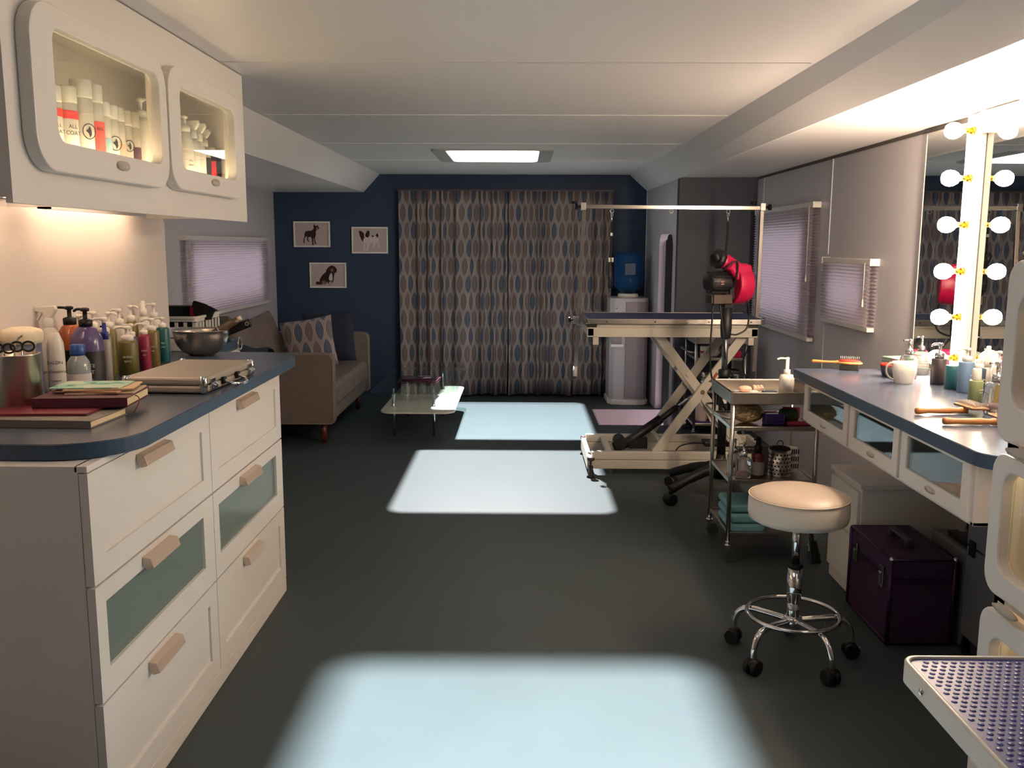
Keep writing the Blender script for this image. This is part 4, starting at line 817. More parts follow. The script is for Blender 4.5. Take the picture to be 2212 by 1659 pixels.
obj('motor_plate', MB().box(-.085, -.065, -.0665, -.064, 1.235, 1.255), M('badge_pink', '#9a6a66', .4, .5), mt)
sb = obj('switch_box', MB().box(-.118, .0, -.055, .04, 1.128, 1.180), M('brown_black', '#3a2d26', .45), T, bev=.004)
obj('switch', MB().box(-.132, -.118, -.05, -.01, 1.13, 1.175), black_m, sb, bev=.003)
obj('mount_plate', MB().box(-.03, .03, -.03, .03, 1.10, 1.215).box(-.01, .04, -.045, .045, 1.15, 1.29), black_m, T, bev=.006)
for pts in ([(-.10, -.02, 1.13), (-.112, -.03, 1.0), (-.115, -.03, .85), (-.095, -.03, .70), (-.03, -.035, .58), (.02, -.03, .50)], [(-.06, -.02, 1.13), (-.045, -.03, 1.02), (-.03, -.03, .92), (-.018, -.03, .82)],
            [(.05, -.05, 1.19), (.10, -.06, 1.13), (.115, -.05, 1.05), (.10, -.05, .985), (.05, -.04, .955), (.015, -.03, .955)], [(.02, -.04, .75), (.06, -.05, .66), (.11, -.05, .56), (.12, -.05, .46)], [(-.09, -.06, 1.30), (-.06, -.10, 1.345), (-.01, -.10, 1.362), (.0, -.09, 1.30), (.0, -.06, 1.24)]):
    obj('power_cord', MB().tube(spline(pts, 8), .0052, 8), black_m, T)
# ------------------------------------------------------------------ steel trolleys
def caster(T, x, y, parent=None):
    c = obj('caster', MB().cyl((x, y, .075), (x, y, .105), .010, n=14).lathe([(.017, .078), (.017, .083)], (x, y, 0), 16).box(x-.012, x+.014, y-.004, y+.004, .035, .078), chrome, T)
    obj('caster_wheel', MB().cyl((x+.015, y-.010, .030), (x+.015, y+.010, .030), .030, n=24), M('clear_wheel', '#6d7376', .1, trans=.6, ior=1.3), c)
def trolley(label, loc, w=.385, d=.40, shelves=(.135, .385, .632), group=None):
    T = thing('trolley', label, 'trolley', loc, 0, group)
    for x in (.0, w):
        for y in (.0, d): obj('post', MB().cyl((x, y, .10), (x, y, .78), .0105, n=16), steel, T); caster(T, x, y)
    obj('tray_top', MB().frame(rr(-.014, w+.014, -.014, d+.014, .012), rr(-.004, w+.004, -.004, d+.004, .008), 'z', .742, .797).box(-.012, w+.012, -.012, d+.012, .742, .748).frame(rr(-.016, w+.016, -.016, d+.016, .012), rr(-.002, w+.002, -.002, d+.002, .01), 'z', .790, .797), steel, T, bev=.002)
    for z in shelves: obj('shelf', MB().box(.008, w-.008, -.004, .006, z-.014, z+.006).box(.008, w-.008, d-.006, d+.004, z-.014, z+.006).box(-.004, .006, .008, d-.008, z-.014, z+.006).box(w-.006, w+.004, .008, d-.008, z-.014, z+.006).box(.004, w-.004, .004, d-.004, z-.004, z), steel, T, bev=.002)
    obj('push_handle', MB().tube(spline([(.0, .0, .675), (-.035, .02, .678), (-.055, .10, .68), (-.055, .30, .68), (-.035, d-.02, .678), (.0, d, .675)], 6), .006, 10), steel, T)
    return T
K = (.962, 4.05, 0)
trolley('steel trolley with towels, bottles and a tray top, behind the white stool', K)
trolley('second steel trolley under the grooming table, against the slate partition', (1.305, 6.72, -.015), .37, .40)
zt, z3, z2, z1 = .7485, .632+.001, .386, .136
# top tray things
solo('soap_puff', MB().ball((0, 0, .014), (.032, .024, .015)), M('blush_soap', '#e0b49c', .5, sss=0), 'pale rosy oval soap at the left of the trolley top', 'soap', loc=(1.035, 4.14, zt+.035))
T = thing('paper_tray', 'white paper packets lying at the left of the trolley top', 'packet', (1.05, 4.13, zt)); obj('packet', MB().box(-.055, .055, -.07, .07, 0, .034), paper_m, T, bev=.004)
for i in range(3):
    solo('cotton_roll', MB().tube(spline([(0, -.025, .02), (0, 0, .03), (0, .03, .02)], 4), .009, 10), M('cotton', '#e2c4ae', .9), ('folded peach cotton pad on the trolley top, nearest the soap', 'middle one of three folded peach cotton pads on the trolley top', 'folded peach cotton pad on the trolley top, furthest from the soap')[i], 'cotton pad', 'cotton pads on the trolley', loc=(1.095+.016*i, 4.21, zt+.018))
T = thing('jar_lid', 'round black jar with clear lid beside the white dispenser on the trolley', 'jar', (1.155, 4.17, zt)); obj('jar', MB().cyl((0, 0, 0), (0, 0, .026), .036), black_m, T); obj('lid', MB().cyl((0, 0, .026), (0, 0, .034), .034), clearp, T)
solo('crumpled_bag', MB().prism([(-.05, 0), (.05, 0), (.045, .02), (.02, .034), (-.01, .022), (-.035, .026)], 'y', -.04, .04), pane('clear_bag', (.85, .85, .85), .15), 'crumpled clear plastic bag in the middle of the trolley top', 'bag', loc=(1.13, 4.30, zt), bev=.006)
T = thing('soap_dispenser', 'plain white pump dispenser standing on the trolley beside the right worktop', 'dispenser', (1.218, 4.12, zt))
obj('body', MB().lathe([(.030, 0), (.032, .005), (.033, .055), (.034, .056), (.034, .100), (.028, .118), (.014, .122)], n=32), white2_m, T)
p_ = obj('pump', MB().lathe([(.015, .118), (.015, .142), (.008, .143), (.008, .198), (.0, .200)], n=20), white2_m, T); obj('spout', MB().tube(spline([(0, 0, .192), (-.03, 0, .194), (-.048, 0, .189)], 5), .0045, 8), white2_m, p_)
# shelf 3
T = thing('candy_bag', 'crinkled clear bag with gold contents on the upper trolley shelf', 'bag', (1.06, 4.18, z3)); m = MB()
m.ball((0, 0, .045), (.075, .06, .045), 28, 18); v = []
rn = random.Random(5); m.v = [(x*(1+rn.uniform(-.07, .07)), y*(1+rn.uniform(-.07, .07)), z*(1+rn.uniform(-.05, .08))) for x, y, z in m.v]; m.s = [False]*len(m.s)
obj('bag', m, M('gold_wrap', '#9a8560', .25, .3, noise=.5, scale=30, bump=.8, bscale=40), T)
solo('slicker_comb', MB().box(-.045, .045, -.03, .03, 0, .012).box(-.045, .045, -.028, -.02, .012, .05).box(-.045, -.037, -.03, .03, .0, .05).box(.037, .045, -.03, .03, 0, .05), M('violet_plastic', '#37256a', .45), 'violet plastic tray of slots on the upper trolley shelf', 'holder', loc=(1.175, 4.15, z3), bev=.004)
solo('hair_roller', MB().cyl((-.04, 0, .032), (.04, 0, .032), .032), M('green_foam', '#3a5230', .8, bump=.6), 'dark green foam roller on the upper trolley shelf', 'roller', loc=(1.252, 4.18, z3+.001), bev=.006)
solo('hair_roller', MB().cyl((-.035, 0, .028), (.045, 0, .028), .028), M('red_foam', '#b01e3c', .6), 'red foam roller behind the green one on the upper trolley shelf', 'roller', loc=(1.285, 4.27, z3+.001), rz=-.25, bev=.004)
solo('pink_brush', MB().box(-.07, .05, -.012, .012, 0, .016), M('dark_pink', '#a02850', .5), 'flat dark pink brush lying at the right end of the upper trolley shelf', 'brush', loc=(1.30, 4.12, z3), rz=-.15, bev=.005)
# shelf 2
def glassdisp(label, x, y, z, k=1.0, body=None):
    T = thing('glass_dispenser', label, 'dispenser', (x, y, z)); g_ = body or M('clear_glass', '#eef2f2', .03, trans=.97, ior=1.35, noise=.01)
    obj('jar', MB().lathe([(.030*k, 0), (.034*k, .004), (.034*k, .085*k), (.028*k, .096*k), (.014*k, .100*k)], n=32), g_, T)
    obj('pump', MB().lathe([(.016*k, .098*k), (.016*k, .122*k), (.006*k, .124*k), (.006*k, .158*k), (.011*k, .160*k), (.0, .165*k)], n=20).tube([(0, 0, .160*k), (-.03*k, -.005, .158*k)], .003*k, 8), chrome, T); return T
T = glassdisp('clear glass pump dispenser in front on the middle trolley shelf', 1.035, 4.11, z2); obj('crumple', MB().ball((0, 0, .02), (.026, .026, .016), 14, 8), M('pale_filling', '#b59a8e', .6, noise=.4, scale=40), T)
glassdisp('clear glass pump dispenser behind the front one on the middle trolley shelf', 1.015, 4.20, z2)
T = bottle('spray_bottle', 'dark red bottle with black sprayer and grey label on the middle trolley shelf', 'bottle', 1.108, 4.14, z2, .030, .185, M('wine_bottle', '#5a1220', .2), cap='spray', capmat=black_m, hb=.115, shoulder=.2, labmat=M('grey_label', '#8d8584', .6), lab=(.08, .62))
T = thing('cutlery_holder', 'perforated steel holder with ring-handled lid on the middle trolley shelf', 'holder', (1.215, 4.16, z2))
obj('cylinder', MB().lathe([(.05, 0), (.052, .003), (.052, .125), (.050, .125), (.049, .004), (.0, .003)], n=48, closed=False), steel, T)
hm_ = MB()
for r_ in range(6):
    for k in range(20):
        a = 2*PI*(k+.5*(r_ % 2))/20; x, y = .0522*math.cos(a), .0522*math.sin(a); hm_.cyl((x*.985, y*.985, .015+r_*.018), (x*1.01, y*1.01, .015+r_*.018), .0042, n=8)
obj('holes', hm_, M('hole_black', '#0c0c0c', .8), T)
obj('contents', MB().lathe([(.049, .120), (.046, .132), (.02, .138), (.0, .139)], n=24), M('dark_bristle', '#1c1a18', .8, bump=1), T)
obj('ring_pull', MB().tube([(.0+.014*math.cos(a), 0, .150+.014*math.sin(a)) for a in [2*PI*i/18 for i in range(18)]], .002, 6, closed=True), dark_m, T)
T = thing('striped_cup', 'pale cup with black vertical marks behind the perforated holder', 'cup', (1.285, 4.24, z2)); obj('cup', MB().cyl((0, 0, 0), (0, 0, .115), .034), white2_m, T)
for k in range(7):
    for z in (.02, .055, .09): obj('mark', MB().box(-.030+k*.010, -.026+k*.010, -.036, -.030, z, z+.022), ink, T)
T = thing('grey_cup', 'plain grey cup between the dark red bottle and perforated holder', 'cup', (1.155, 4.25, z2)); obj('cup', MB().lathe([(.03, 0), (.033, .12), (.031, .12), (.028, .004), (.0, .003)], n=28, closed=False), M('grey_cup', '#77706f', .5), T)
# shelf 1
tw = M('aqua_towel', '#78aab4', .95, noise=.1, bump=.8, bscale=260)
for i, l in enumerate(('aqua folded towel, lower one on the bottom trolley shelf', 'aqua folded towel, upper one on the bottom trolley shelf')):
    T = thing('folded_towel', l, 'towel', (1.055, 4.19, z1+i*.043), 0, 'aqua towels on the trolley'); obj('towel', MB().prism(rr(-.085, .085, 0, .040, .019, 5), 'y', -.13, .13), tw, T, bev=.012, seg=3)
T = thing('folded_towel', 'aqua rumpled towel on top of the aqua pile, bottom trolley shelf', 'towel', (1.045, 4.20, z1+.087), 0); obj('towel', MB().prism(rr(-.075, .070, 0, .036, .017, 5), 'y', -.12, .12), tw, T, bev=.014, seg=3)
T = thing('green_bowl', 'sea-green plastic bowl stacked on a white tub, bottom trolley shelf', 'bowl', (1.215, 4.22, z1+.047)); obj('bowl', MB().lathe([(.03, 0), (.055, .015), (.072, .05), (.074, .085), (.070, .085), (.067, .05), (.05, .018), (.0, .006)], n=32, closed=False), M('sea_green', '#1f6b50', .4), T)
solo('white_tub', MB().lathe([(.045, 0), (.050, .045), (.0, .0451)], n=28), white2_m, 'small white tub under the sea-green bowl', 'tub', loc=(1.215, 4.22, z1))
for i, l in enumerate(('lowest cream flannel on the bottom trolley shelf', 'middle cream flannel on the bottom trolley shelf', 'uppermost cream flannel on the bottom trolley shelf')):
    T = thing('flannel', l, 'flannel', (1.30, 4.15, z1+i*.029), 0, 'cream flannels on the trolley'); obj('flannel', MB().prism(rr(-.033, .033, 0, .027, .013, 4), 'y', -.06, .06), M('cream_flannel', '#b7a595', .95, bump=.6, bscale=240), T, bev=.008)
# second trolley things
Q = (1.305, 6.72); zz = .618
T = thing('medicine_tub', 'white tub with a red band on the second trolley shelf', 'tub', (1.385, 6.82, zz)); obj('tub', MB().lathe([(.028, 0), (.030, .06), (.0, .061)], n=24), white2_m, T); obj('cap', MB().cyl((0, 0, .061), (0, 0, .082), .030), white2_m, T); obj('band', MB().cyl((0, 0, .03), (0, 0, .048), .0306), M('band_red', '#9c2230', .5), T)
solo('cotton_ball_bag', MB().ball((0, 0, .045), (.05, .04, .045)), M('pale_cotton', '#a89f9c', .9, bump=.8), 'pale cotton ball on the second trolley, right of the red-banded tub', 'cotton', loc=(1.465, 6.84, zz))
solo('magenta_box', MB().box(-.035, .035, -.04, .04, 0, .05), pinkplastic, 'small magenta box at the right of the second trolley shelf', 'box', loc=(1.622, 6.82, zz), bev=.004)
solo('flour_bag', MB().box(-.05, .05, -.04, .04, 0, .10), M('buff_bag', '#8f8073', .8, bump=.5), 'buff-coloured packet on the second trolley shelf behind the scissor arm', 'packet', loc=(1.572, 6.90, zz), bev=.02, seg=3)
T = thing('waste_tub', 'white lidded tub on the middle shelf of the second trolley', 'tub', (1.58, 6.86, .372)); obj('tub', MB().box(-.07, .07, -.06, .06, 0, .12), M('bin_white', '#a7a09c', .5), T, bev=.01); obj('lid', MB().box(-.078, .078, -.068, .068, .12, .145), dark_m, T, bev=.005)
T = thing('perforated_bin', 'perforated metal pot on the middle shelf of the second trolley', 'pot', (1.42, 6.86, .372)); obj('pot', MB().cyl((0, 0, 0), (0, 0, .13), .045), steel, T)
hm_ = MB()
for r_ in range(5):
    for k in range(16): a = 2*PI*(k+.5*(r_ % 2))/16; x, y = .0452*math.cos(a), .0452*math.sin(a); hm_.cyl((x*.98, y*.98, .02+r_*.022), (x*1.01, y*1.01, .02+r_*.022), .005, n=8)
obj('holes', hm_, M('hole_black', '#0c0c0c'), T)
T = thing('white_planter', 'tapered white pot on a purple mat, lowest shelf of the second trolley', 'pot', (1.385, 6.84, .125)); obj('pot', MB().lathe([(.045, 0), (.06, .13), (.055, .15), (.0, .151)], n=6), M('planter_white', '#b5a6a2', .5), T, bev=.003)
solo('purple_mat', MB().box(-.07, .09, -.07, .07, 0, .0035), M('purple_felt', '#35246e', .7), 'flat purple mat under the tapered white pot', 'mat', loc=(1.39, 6.84, .1215))
solo('hanging_cable', MB().tube(spline([(1.66, 6.5, .95), (1.655, 6.45, .80), (1.60, 6.5, .62), (1.63, 6.45, .45), (1.62, 6.4, .25), (1.58, 6.4, .15), (1.62, 6.42, .02), (1.55, 6.45, .006)], 8), .005, 8), black_m, 'black cord hanging to the floor right of the grooming table', 'cord')
# ------------------------------------------------------------------ stool
T = thing('stool', 'round white padded stool on a chrome five-wheeled base', 'stool', (.968, 3.06, 0))
obj('seat', MB().lathe([(.0, .505), (.150, .506), (.166, .515), (.170, .53), (.170, .575), (.166, .592)], n=56, closed=False), M('seat_side', '#d3cabc', .4), T)
obj('seat_top', MB().lathe([(.166, .592), (.168, .5955), (.164, .599), (.145, .608), (.10, .617), (.05, .6205), (.0, .621)], n=56, closed=False), M('seat_top', '#b9a899', .33), T)
obj('seam_piping', MB().tube([(.1685*math.cos(a), .1685*math.sin(a), .594) for a in [2*PI*i/56 for i in range(56)]], .0028, 8, closed=True), M('seam', '#c9bba9', .5), T)
obj('gas_piston', MB().cyl((0, 0, .34), (0, 0, .51), .0145, n=28), chrome, T)
obj('collar', MB().cyl((0, 0, .336), (0, 0, .350), .027, n=28), black_m, T)
obj('column', MB().lathe([(.020, .14), (.0225, .145), (.0225, .20), (.0205, .203), (.0205, .21), (.025, .215), (.025, .336)], n=32), chrome, T)
obj('hub', MB().lathe([(.030, .115), (.033, .12), (.033, .15), (.028, .156), (.022, .157)], n=28), chrome, T)
obj('foot_ring', MB().tube([(.158*math.cos(a), .158*math.sin(a), .163) for a in [2*PI*i/56 for i in range(56)]], .0075, 12, closed=True), chrome, T)
lv = obj('height_lever', MB().tube(spline([(.02, -.02, .50), (.035, -.03, .47), (.045, -.035, .44)], 5), .005, 8), black_m, T); obj('lever_paddle', MB().prism([(.030, .445), (.055, .445), (.075, .37), (.072, .362), (.038, .362)], 'y', -.045, -.037), black_m, lv, bev=.003)
for k in range(5):
    a = math.radians(-142+72*k); c, s_ = math.cos(a), math.sin(a)
    P = [(.02*c, .02*s_, .140), (.10*c, .10*s_, .146), (.158*c, .158*s_, .147), (.195*c, .195*s_, .128), (.212*c, .212*s_, .09), (.214*c, .214*s_, .055)]
    l = obj('leg', MB().tube(spline(P, 6), .0115, 14), chrome, T)
    x, y = .214*c, .214*s_
    w = obj('caster', MB().cyl((x-.024*s_, y+.024*c, .027), (x-.006*s_, y+.006*c, .027), .027, n=24).cyl((x+.006*s_, y-.006*c, .027), (x+.024*s_, y-.024*c, .027), .027, n=24).ball((x, y, .040), (.022, .022, .019), 16, 10), black_m, T, bev=.003)
# ------------------------------------------------------------------ right worktop with hanging glass drawers
T = thing('worktop', 'blue laminate worktop on the right below the lit mirror', 'worktop', (1.5, 3.1, .87))
wp = rr(1.215, 1.829, 2.30, 4.02, (.09, .001, .001, .012), 10)
obj('slab', MB(T).prism(wp, 'z', .870, .908), blue_edge, T, bev=.002)
obj('top_surface', MB(T).prism(rr(1.217, 1.828, 2.302, 4.018, (.088, .001, .001, .01), 10), 'z', .9075, .9095), M('blue_gloss_top', '#4b5466', .2, noise=.03, scale=12), T)
ZR = .9095
T = thing('hanging_drawer_unit', 'white three-drawer unit with glass fronts under the right worktop', 'cabinet', (1.5, 3.1, .69))
X0 = 1.235; hz0, hz1 = .694, .869; ys = (2.40, 2.87, 3.33, 3.875)
b = MB(T).box(X0, 1.82, 2.40, 3.875, hz0, hz0+.012).box(X0, 1.82, 2.40, 2.415, hz0, hz1).box(X0, 1.82, 3.86, 3.875, hz0, hz1).box(1.75, 1.76, 2.4, 3.875, hz0, hz1)
for y in ys[1:3]: b.box(X0, 1.75, y-.008, y+.008, hz0, hz1)
obj('body', b, white_m, T, bev=.002)
for i in range(3):
    y0, y1 = ys[i]+.010, ys[i+1]-.010
    d = obj('drawer_front', MB(T).frame(rr(y0, y1, hz0+.012, hz1-.002, .0005), rr(y0+.045, y1-.045, hz0+.060, hz1-.010, .002), 'x', X0-.014, X0+.004), white_m, T, bev=.003)
    obj('glass', MB(T).box(X0-.007, X0-.003, y0+.04, y1-.04, hz0+.055, hz1-.004), pane('drawer_glass', (.80, .86, .86), .0, 1.0), d)
    obj('pull', MB(T).lathe([(.0, 0), (.034, .0), (.034, .006), (.0, .010)], (X0-.016, (y0+y1)/2, hz0+.038), 20, sy=.28, ax='x'), M('pull_shade', '#b9b0a6', .4), d)
solo('leather_collar', MB().box(-.02, .02, -.12, .12, 0, .055), M('dark_leather', '#4a2b20', .5), 'dark brown leather band with holes inside the middle glass drawer', 'collar', loc=(1.32, 3.20, hz0+.013), rz=0, bev=.004)
solo('folded_cloth', MB().box(-.07, .07, -.13, .13, 0, .08), M('pale_green_cloth', '#b6c0ae', .9, bump=.4), 'pale green cloth in the middle glass drawer', 'cloth', loc=(1.44, 3.01, hz0+.013), bev=.03, seg=3)
solo('folded_cloth', MB().box(-.07, .07, -.10, .10, 0, .06), M('brown_cloth', '#7c6250', .9, bump=.4), 'brown cloth in the farthest glass drawer', 'cloth', loc=(1.40, 3.60, hz0+.013), bev=.02, seg=3)
solo('toy_bag', MB().box(-.06, .06, -.10, .10, 0, .075), M('coral_bag', '#b5513e', .6, noise=.3, scale=16), 'coral packet in the nearest glass drawer', 'packet', loc=(1.36, 2.56, hz0+.013), bev=.02, seg=3)
solo('hair_bow', MB().ball((0, -.03, .03), (.02, .03, .025)).ball((0, .03, .03), (.02, .03, .025)), M('bow_pink', '#b8204a', .5), 'small magenta bow in the nearest glass drawer', 'bow', loc=(1.40, 2.72, hz0+.013))
# ------------------------------------------------------------------ mirror with bulbs
MX = 1.812; th = 0.0
T = thing('wall_mirror', 'tall frameless mirror standing on the right worktop behind the lit bulbs', 'mirror', (MX, 4.18, .915))
mm = MB().box(-.004, 0, -1.75, 0, 0, 1.025); o = obj('mirror_glass', mm, mirror_m, T)
obj('mirror_edge', MB().frame(rr(-1.753, .003, -.003, 1.028, .001), rr(-1.75, .0, .0, 1.025, .001), 'x', -.006, .004), M('mirror_edge', '#cfcac0', .3, .5), T)
T.rotation_euler = (0, 0, -th)
# local x of the mirror plane at y: near end stands off the wall
def mxx(y): return MX-math.sin(th)*(4.18-y)
T = thing('vanity_light', 'white lamp frame with round glowing bulbs mounted on the mirror', 'lamp', (1.77, 3.63, 1.0))
batt = M('batten_white', '#e8e2d8', .45)
y = 3.70; bx = 1.782
obj('vertical_batten', MB(T).box(bx, MX-.006, 3.645, 3.76, .92, 1.965), batt, T, bev=.002)
obj('top_batten', MB(T).box(bx-.008, MX-.006, 2.30, 3.645, 1.885, 1.966), batt, T, bev=.002)
obj('vertical_batten', MB(T).box(bx-.004, MX-.006, 2.30, 2.415, .92, 1.884), batt, T, bev=.002)
def bulb(x, y, z):
    s_ = obj('socket', MB(T).cyl((x, y, z), (x-.012, y, z), .017, .015).cyl((x-.010, y, z), (x-.040, y, z), .0105), gold_m, T)
    obj('bulb', MB(T).lathe([(.010, -.038), (.012, -.046), (.022, -.054), (.030, -.068), (.032, -.082), (.030, -.095), (.022, -.108), (.010, -.114), (.0, -.115)], (x, y, z), 24, ax='x', closed=False), bulb_m, T)
for z in (1.900, 1.717, 1.535, 1.350, 1.166, 1.000): bulb(bx, 3.700, z)
for yy in (3.14, 2.99, 2.84, 2.69, 2.54): bulb(bx-.008, yy, 1.926)
bulb(bx-.004, 2.357, 1.74)
# ------------------------------------------------------------------ things on the right worktop
def at_(x, y): return (x, y, ZR)
def brush(label, x, y, rz, wood):
    T = thing('bristle_brush', label, 'brush', (x, y, ZR), math.radians(rz))
    obj('handle', MB().lathe([(.0, -.115), (.008, -.113), (.010, -.105), (.007, -.06), (.008, -.02), (.013, .0)], (0, 0, .032), 16, sy=.8, ax='x', closed=False), wood, T)
    obj('head', MB().ball((.045, 0, .032), (.055, .028, .010), 24, 10), wood, T)
    obj('bristles', MB().box(.005, .085, -.022, .022, 0.0, .025), M('black_bristle', '#15120f', .9, bump=1, bscale=600), T, bev=.004)
    obj('pin_pad', MB().ball((.045, 0, .040), (.048, .024, .008), 24, 8), M('pad_red', '#c23a2c', .5), T)
    m = MB()
    for i in range(11):
        for j in range(5): m.cyl((.008+i*.0075, -.016+j*.008, .044), (.008+i*.0075, -.016+j*.008, .060), .0006, n=5)
    obj('pins', m, steel, T)
pale = M('beech_handle', '#c08850', .4, noise=.15, scale=20)
brush('two-sided wooden brush with red pad and black bristles on the right worktop', 1.405, 3.99, -22, pale)
for i, l in enumerate(('lowest sage green tile in the stack by the pink tub', 'second sage green tile from the bottom of the stack', 'third sage green tile from the bottom of the stack', 'top sage green tile in the stack by the pink tub')):
    slab('green_dish', l, 'dish', 1.665, 3.93, ZR+.028+i*.009, .13, .13, .007, 8+i, M('sage_tile', '#8fa593', .35), group='stack of sage tiles')
solo('grey_box', MB().box(-.07, .07, -.06, .06, 0, .0275), M('slate_box', '#4c5158', .6), 'flat slate grey box under the stack of sage tiles', 'box', loc=(1.665, 3.93, ZR), bev=.003)
T = thing('dark_pot', 'small dark pot with a red jagged rim behind the white mug', 'pot', (1.548, 3.77, ZR)); obj('pot', MB().lathe([(.030, 0), (.040, .02), (.044, .05), (.041, .05), (.036, .02), (.0, .01)], n=32, closed=False), M('pot_grey', '#34343a', .5), T)
obj('red_rim', MB().lathe([(.040, .044), (.046, .050), (.040, .056), (.0, .054)], n=24), M('rim_red', '#c1241c', .5), T); obj('red_clip', MB().prism([(-.022, .05), (-.012, .065), (-.004, .058), (.003, .074), (.010, .060), (.020, .064), (.026, .05)], 'y', -.012, -.004), M('rim_red', '#c1241c'), T)
solo('white_stick', MB().cyl((0, 0, .062), (.045, -.01, .10), .003, n=8), white2_m, 'thin white stick leaning out between the mug and dark pot', 'stick', loc=(1.56, 3.76, ZR))
T = thing('pink_tub', 'bright pink lidded tub by the mirror at the far end of the worktop', 'tub', (1.742, 3.98, ZR)); obj('tub', MB().lathe([(.040, 0), (.042, .003), (.042, .082), (.0, .083)], n=40), pinkplastic, T); obj('lid', MB().lathe([(.043, .066), (.044, .068), (.044, .086), (.040, .089), (.0, .089)], n=40), pinkplastic, T)
T = thing('mug', 'white tapered mug with a grey handle near the middle of the worktop', 'mug', (1.530, 3.60, ZR))
obj('cup', MB().lathe([(.034, 0), (.036, .003), (.044, .045), (.0475, .084), (.0445, .084), (.040, .045), (.032, .006), (.0, .005)], n=44, closed=False), white2_m, T)
obj('handle', MB().tube(spline([(-.042, 0, .076), (-.060, -.004, .080), (-.074, -.006, .062), (-.070, -.005, .036), (-.052, -.002, .018), (-.038, 0, .014)], 6), .0042, 10), M('grey_handle', '#9a9a98', .4), T)
glassdisp('clear glass pump dispenser nearest the pink tub, by the mirror', 1.602, 3.73, ZR, 1.0)
glassdisp('clear glass pump dispenser just behind the lowest glowing bulb', 1.700, 3.84, ZR, 1.02)
T = bottle('pump_bottle', 'matt black-grey dispenser in front of the lamp batten', 'dispenser', 1.655, 3.575, ZR, .029, .165, M('smoke_black', '#241e22', .5), capmat=chrome, hb=.104, shoulder=.03)
Gr = 'pump bottles on the right worktop'
bottle('pump_bottle', 'dark teal bottle with white top beside the blue-grey pump bottle', 'bottle', 1.652, 3.455, ZR, .025, .140, tealb, cap='none', hb=.092, shoulder=.03, group=Gr)
bottle('pump_bottle', 'blue-grey square-shouldered pump bottle, tallest at the mirror', 'bottle', 1.665, 3.375, ZR, .028, .168, M('bluegrey_bottle', '#6681a0', .4), hb=.118, shoulder=.05, text=['SEA', 'kelp'], tmat=inkw, group=Gr, tsize=.010)
bottle('pump_bottle', 'navy bottle with white writing just right of the blue-grey one', 'bottle', 1.700, 3.35, ZR, .024, .110, M('navy_bottle', '#26364f', .4), cap='cap', hb=.095, shoulder=.05, text=['COAT', 'care'], tmat=inkw, group=Gr, tsize=.008)
bottle('pump_bottle', 'orange bottle between the navy and green ones by the mirror', 'bottle', 1.745, 3.44, ZR, .023, .115, M('orange_bottle', '#b5622c', .4), cap='cap', hb=.090, shoulder=.05, group=Gr)
bottle('pump_bottle', 'sage green bottle with white pump top in front of the mirror', 'bottle', 1.600, 3.165, ZR, .023, .118, M('sage_bottle', '#76805a', .4), cap='cap', hb=.078, shoulder=.06, text=['SHINE', 'spray'], tmat=inkw, group=Gr, tsize=.008)
bottle('pump_bottle', 'small ochre bottle with white top next to the glass jar', 'bottle', 1.625, 3.09, ZR, .019, .105, M('ochre_bottle', '#8a7430', .4), cap='cap', hb=.07, shoulder=.06, group=Gr)
bottle('pump_bottle', 'white pump bottle against the mirror, right of the blue-grey one', 'bottle', 1.745, 3.30, ZR, .023, .165, whb, hb=.112, shoulder=.05, group=Gr)
bottle('spray_bottle', 'white bottle with tall pointed nozzle against the mirror', 'bottle', 1.740, 3.37, ZR, .023, .175, whb, cap='spray', hb=.10, shoulder=.5, group=Gr)
bottle('pump_bottle', 'white round-capped bottle behind the clear glass jar', 'bottle', 1.735, 3.16, ZR, .020, .135, whb, cap='cap', hb=.105, shoulder=.05, group=Gr)
T = glassdisp('clear glass jar with chrome collar and contents at the near right', 1.552, 2.935, ZR, 1.05); obj('crumple', MB().ball((0, 0, .022), (.028, .028, .016), 14, 8), M('pink_filling', '#a88a90', .6, noise=.4, scale=40), T)
def slicker(label, x, y, rz):
    T = thing('slicker_brush', label, 'brush', (x, y, ZR), math.radians(rz))
    obj('handle', MB().lathe([(.0, -.085), (.009, -.083), (.0115, -.075), (.010, -.060), (.0085, -.04), (.0095, -.01), (.0105, .03), (.0085, .055), (.011, .07), (.010, .09)], (0, 0, .0125), 20, ax='x', closed=False), wood_m, T)
    h_ = obj('head', MB().prism([(.075, -.055), (.13, -.060), (.13, .060), (.075, .055)], 'z', .022, .028), M('head_wood', '#6b4428', .5), T, bev=.002); h_.rotation_euler = (0, 0, 0)
    m = MB()
    for i in range(7):
        for j in range(16): m.cyl((.082+i*.007, -.052+j*.007, .028), (.084+i*.007, -.052+j*.007, .040), .0007, n=4)
    obj('pins', m, steel, T); obj('pin_plate', MB().box(.078, .128, -.057, .057, .0275, .029), M('pin_pad', '#a07a52', .5), T)
    return T
slicker('wooden-handled slicker brush lying farther from the worktop edge', 1.365, 2.915, 5)
slicker('wooden-handled slicker brush lying nearer the worktop edge', 1.375, 2.735, -2)
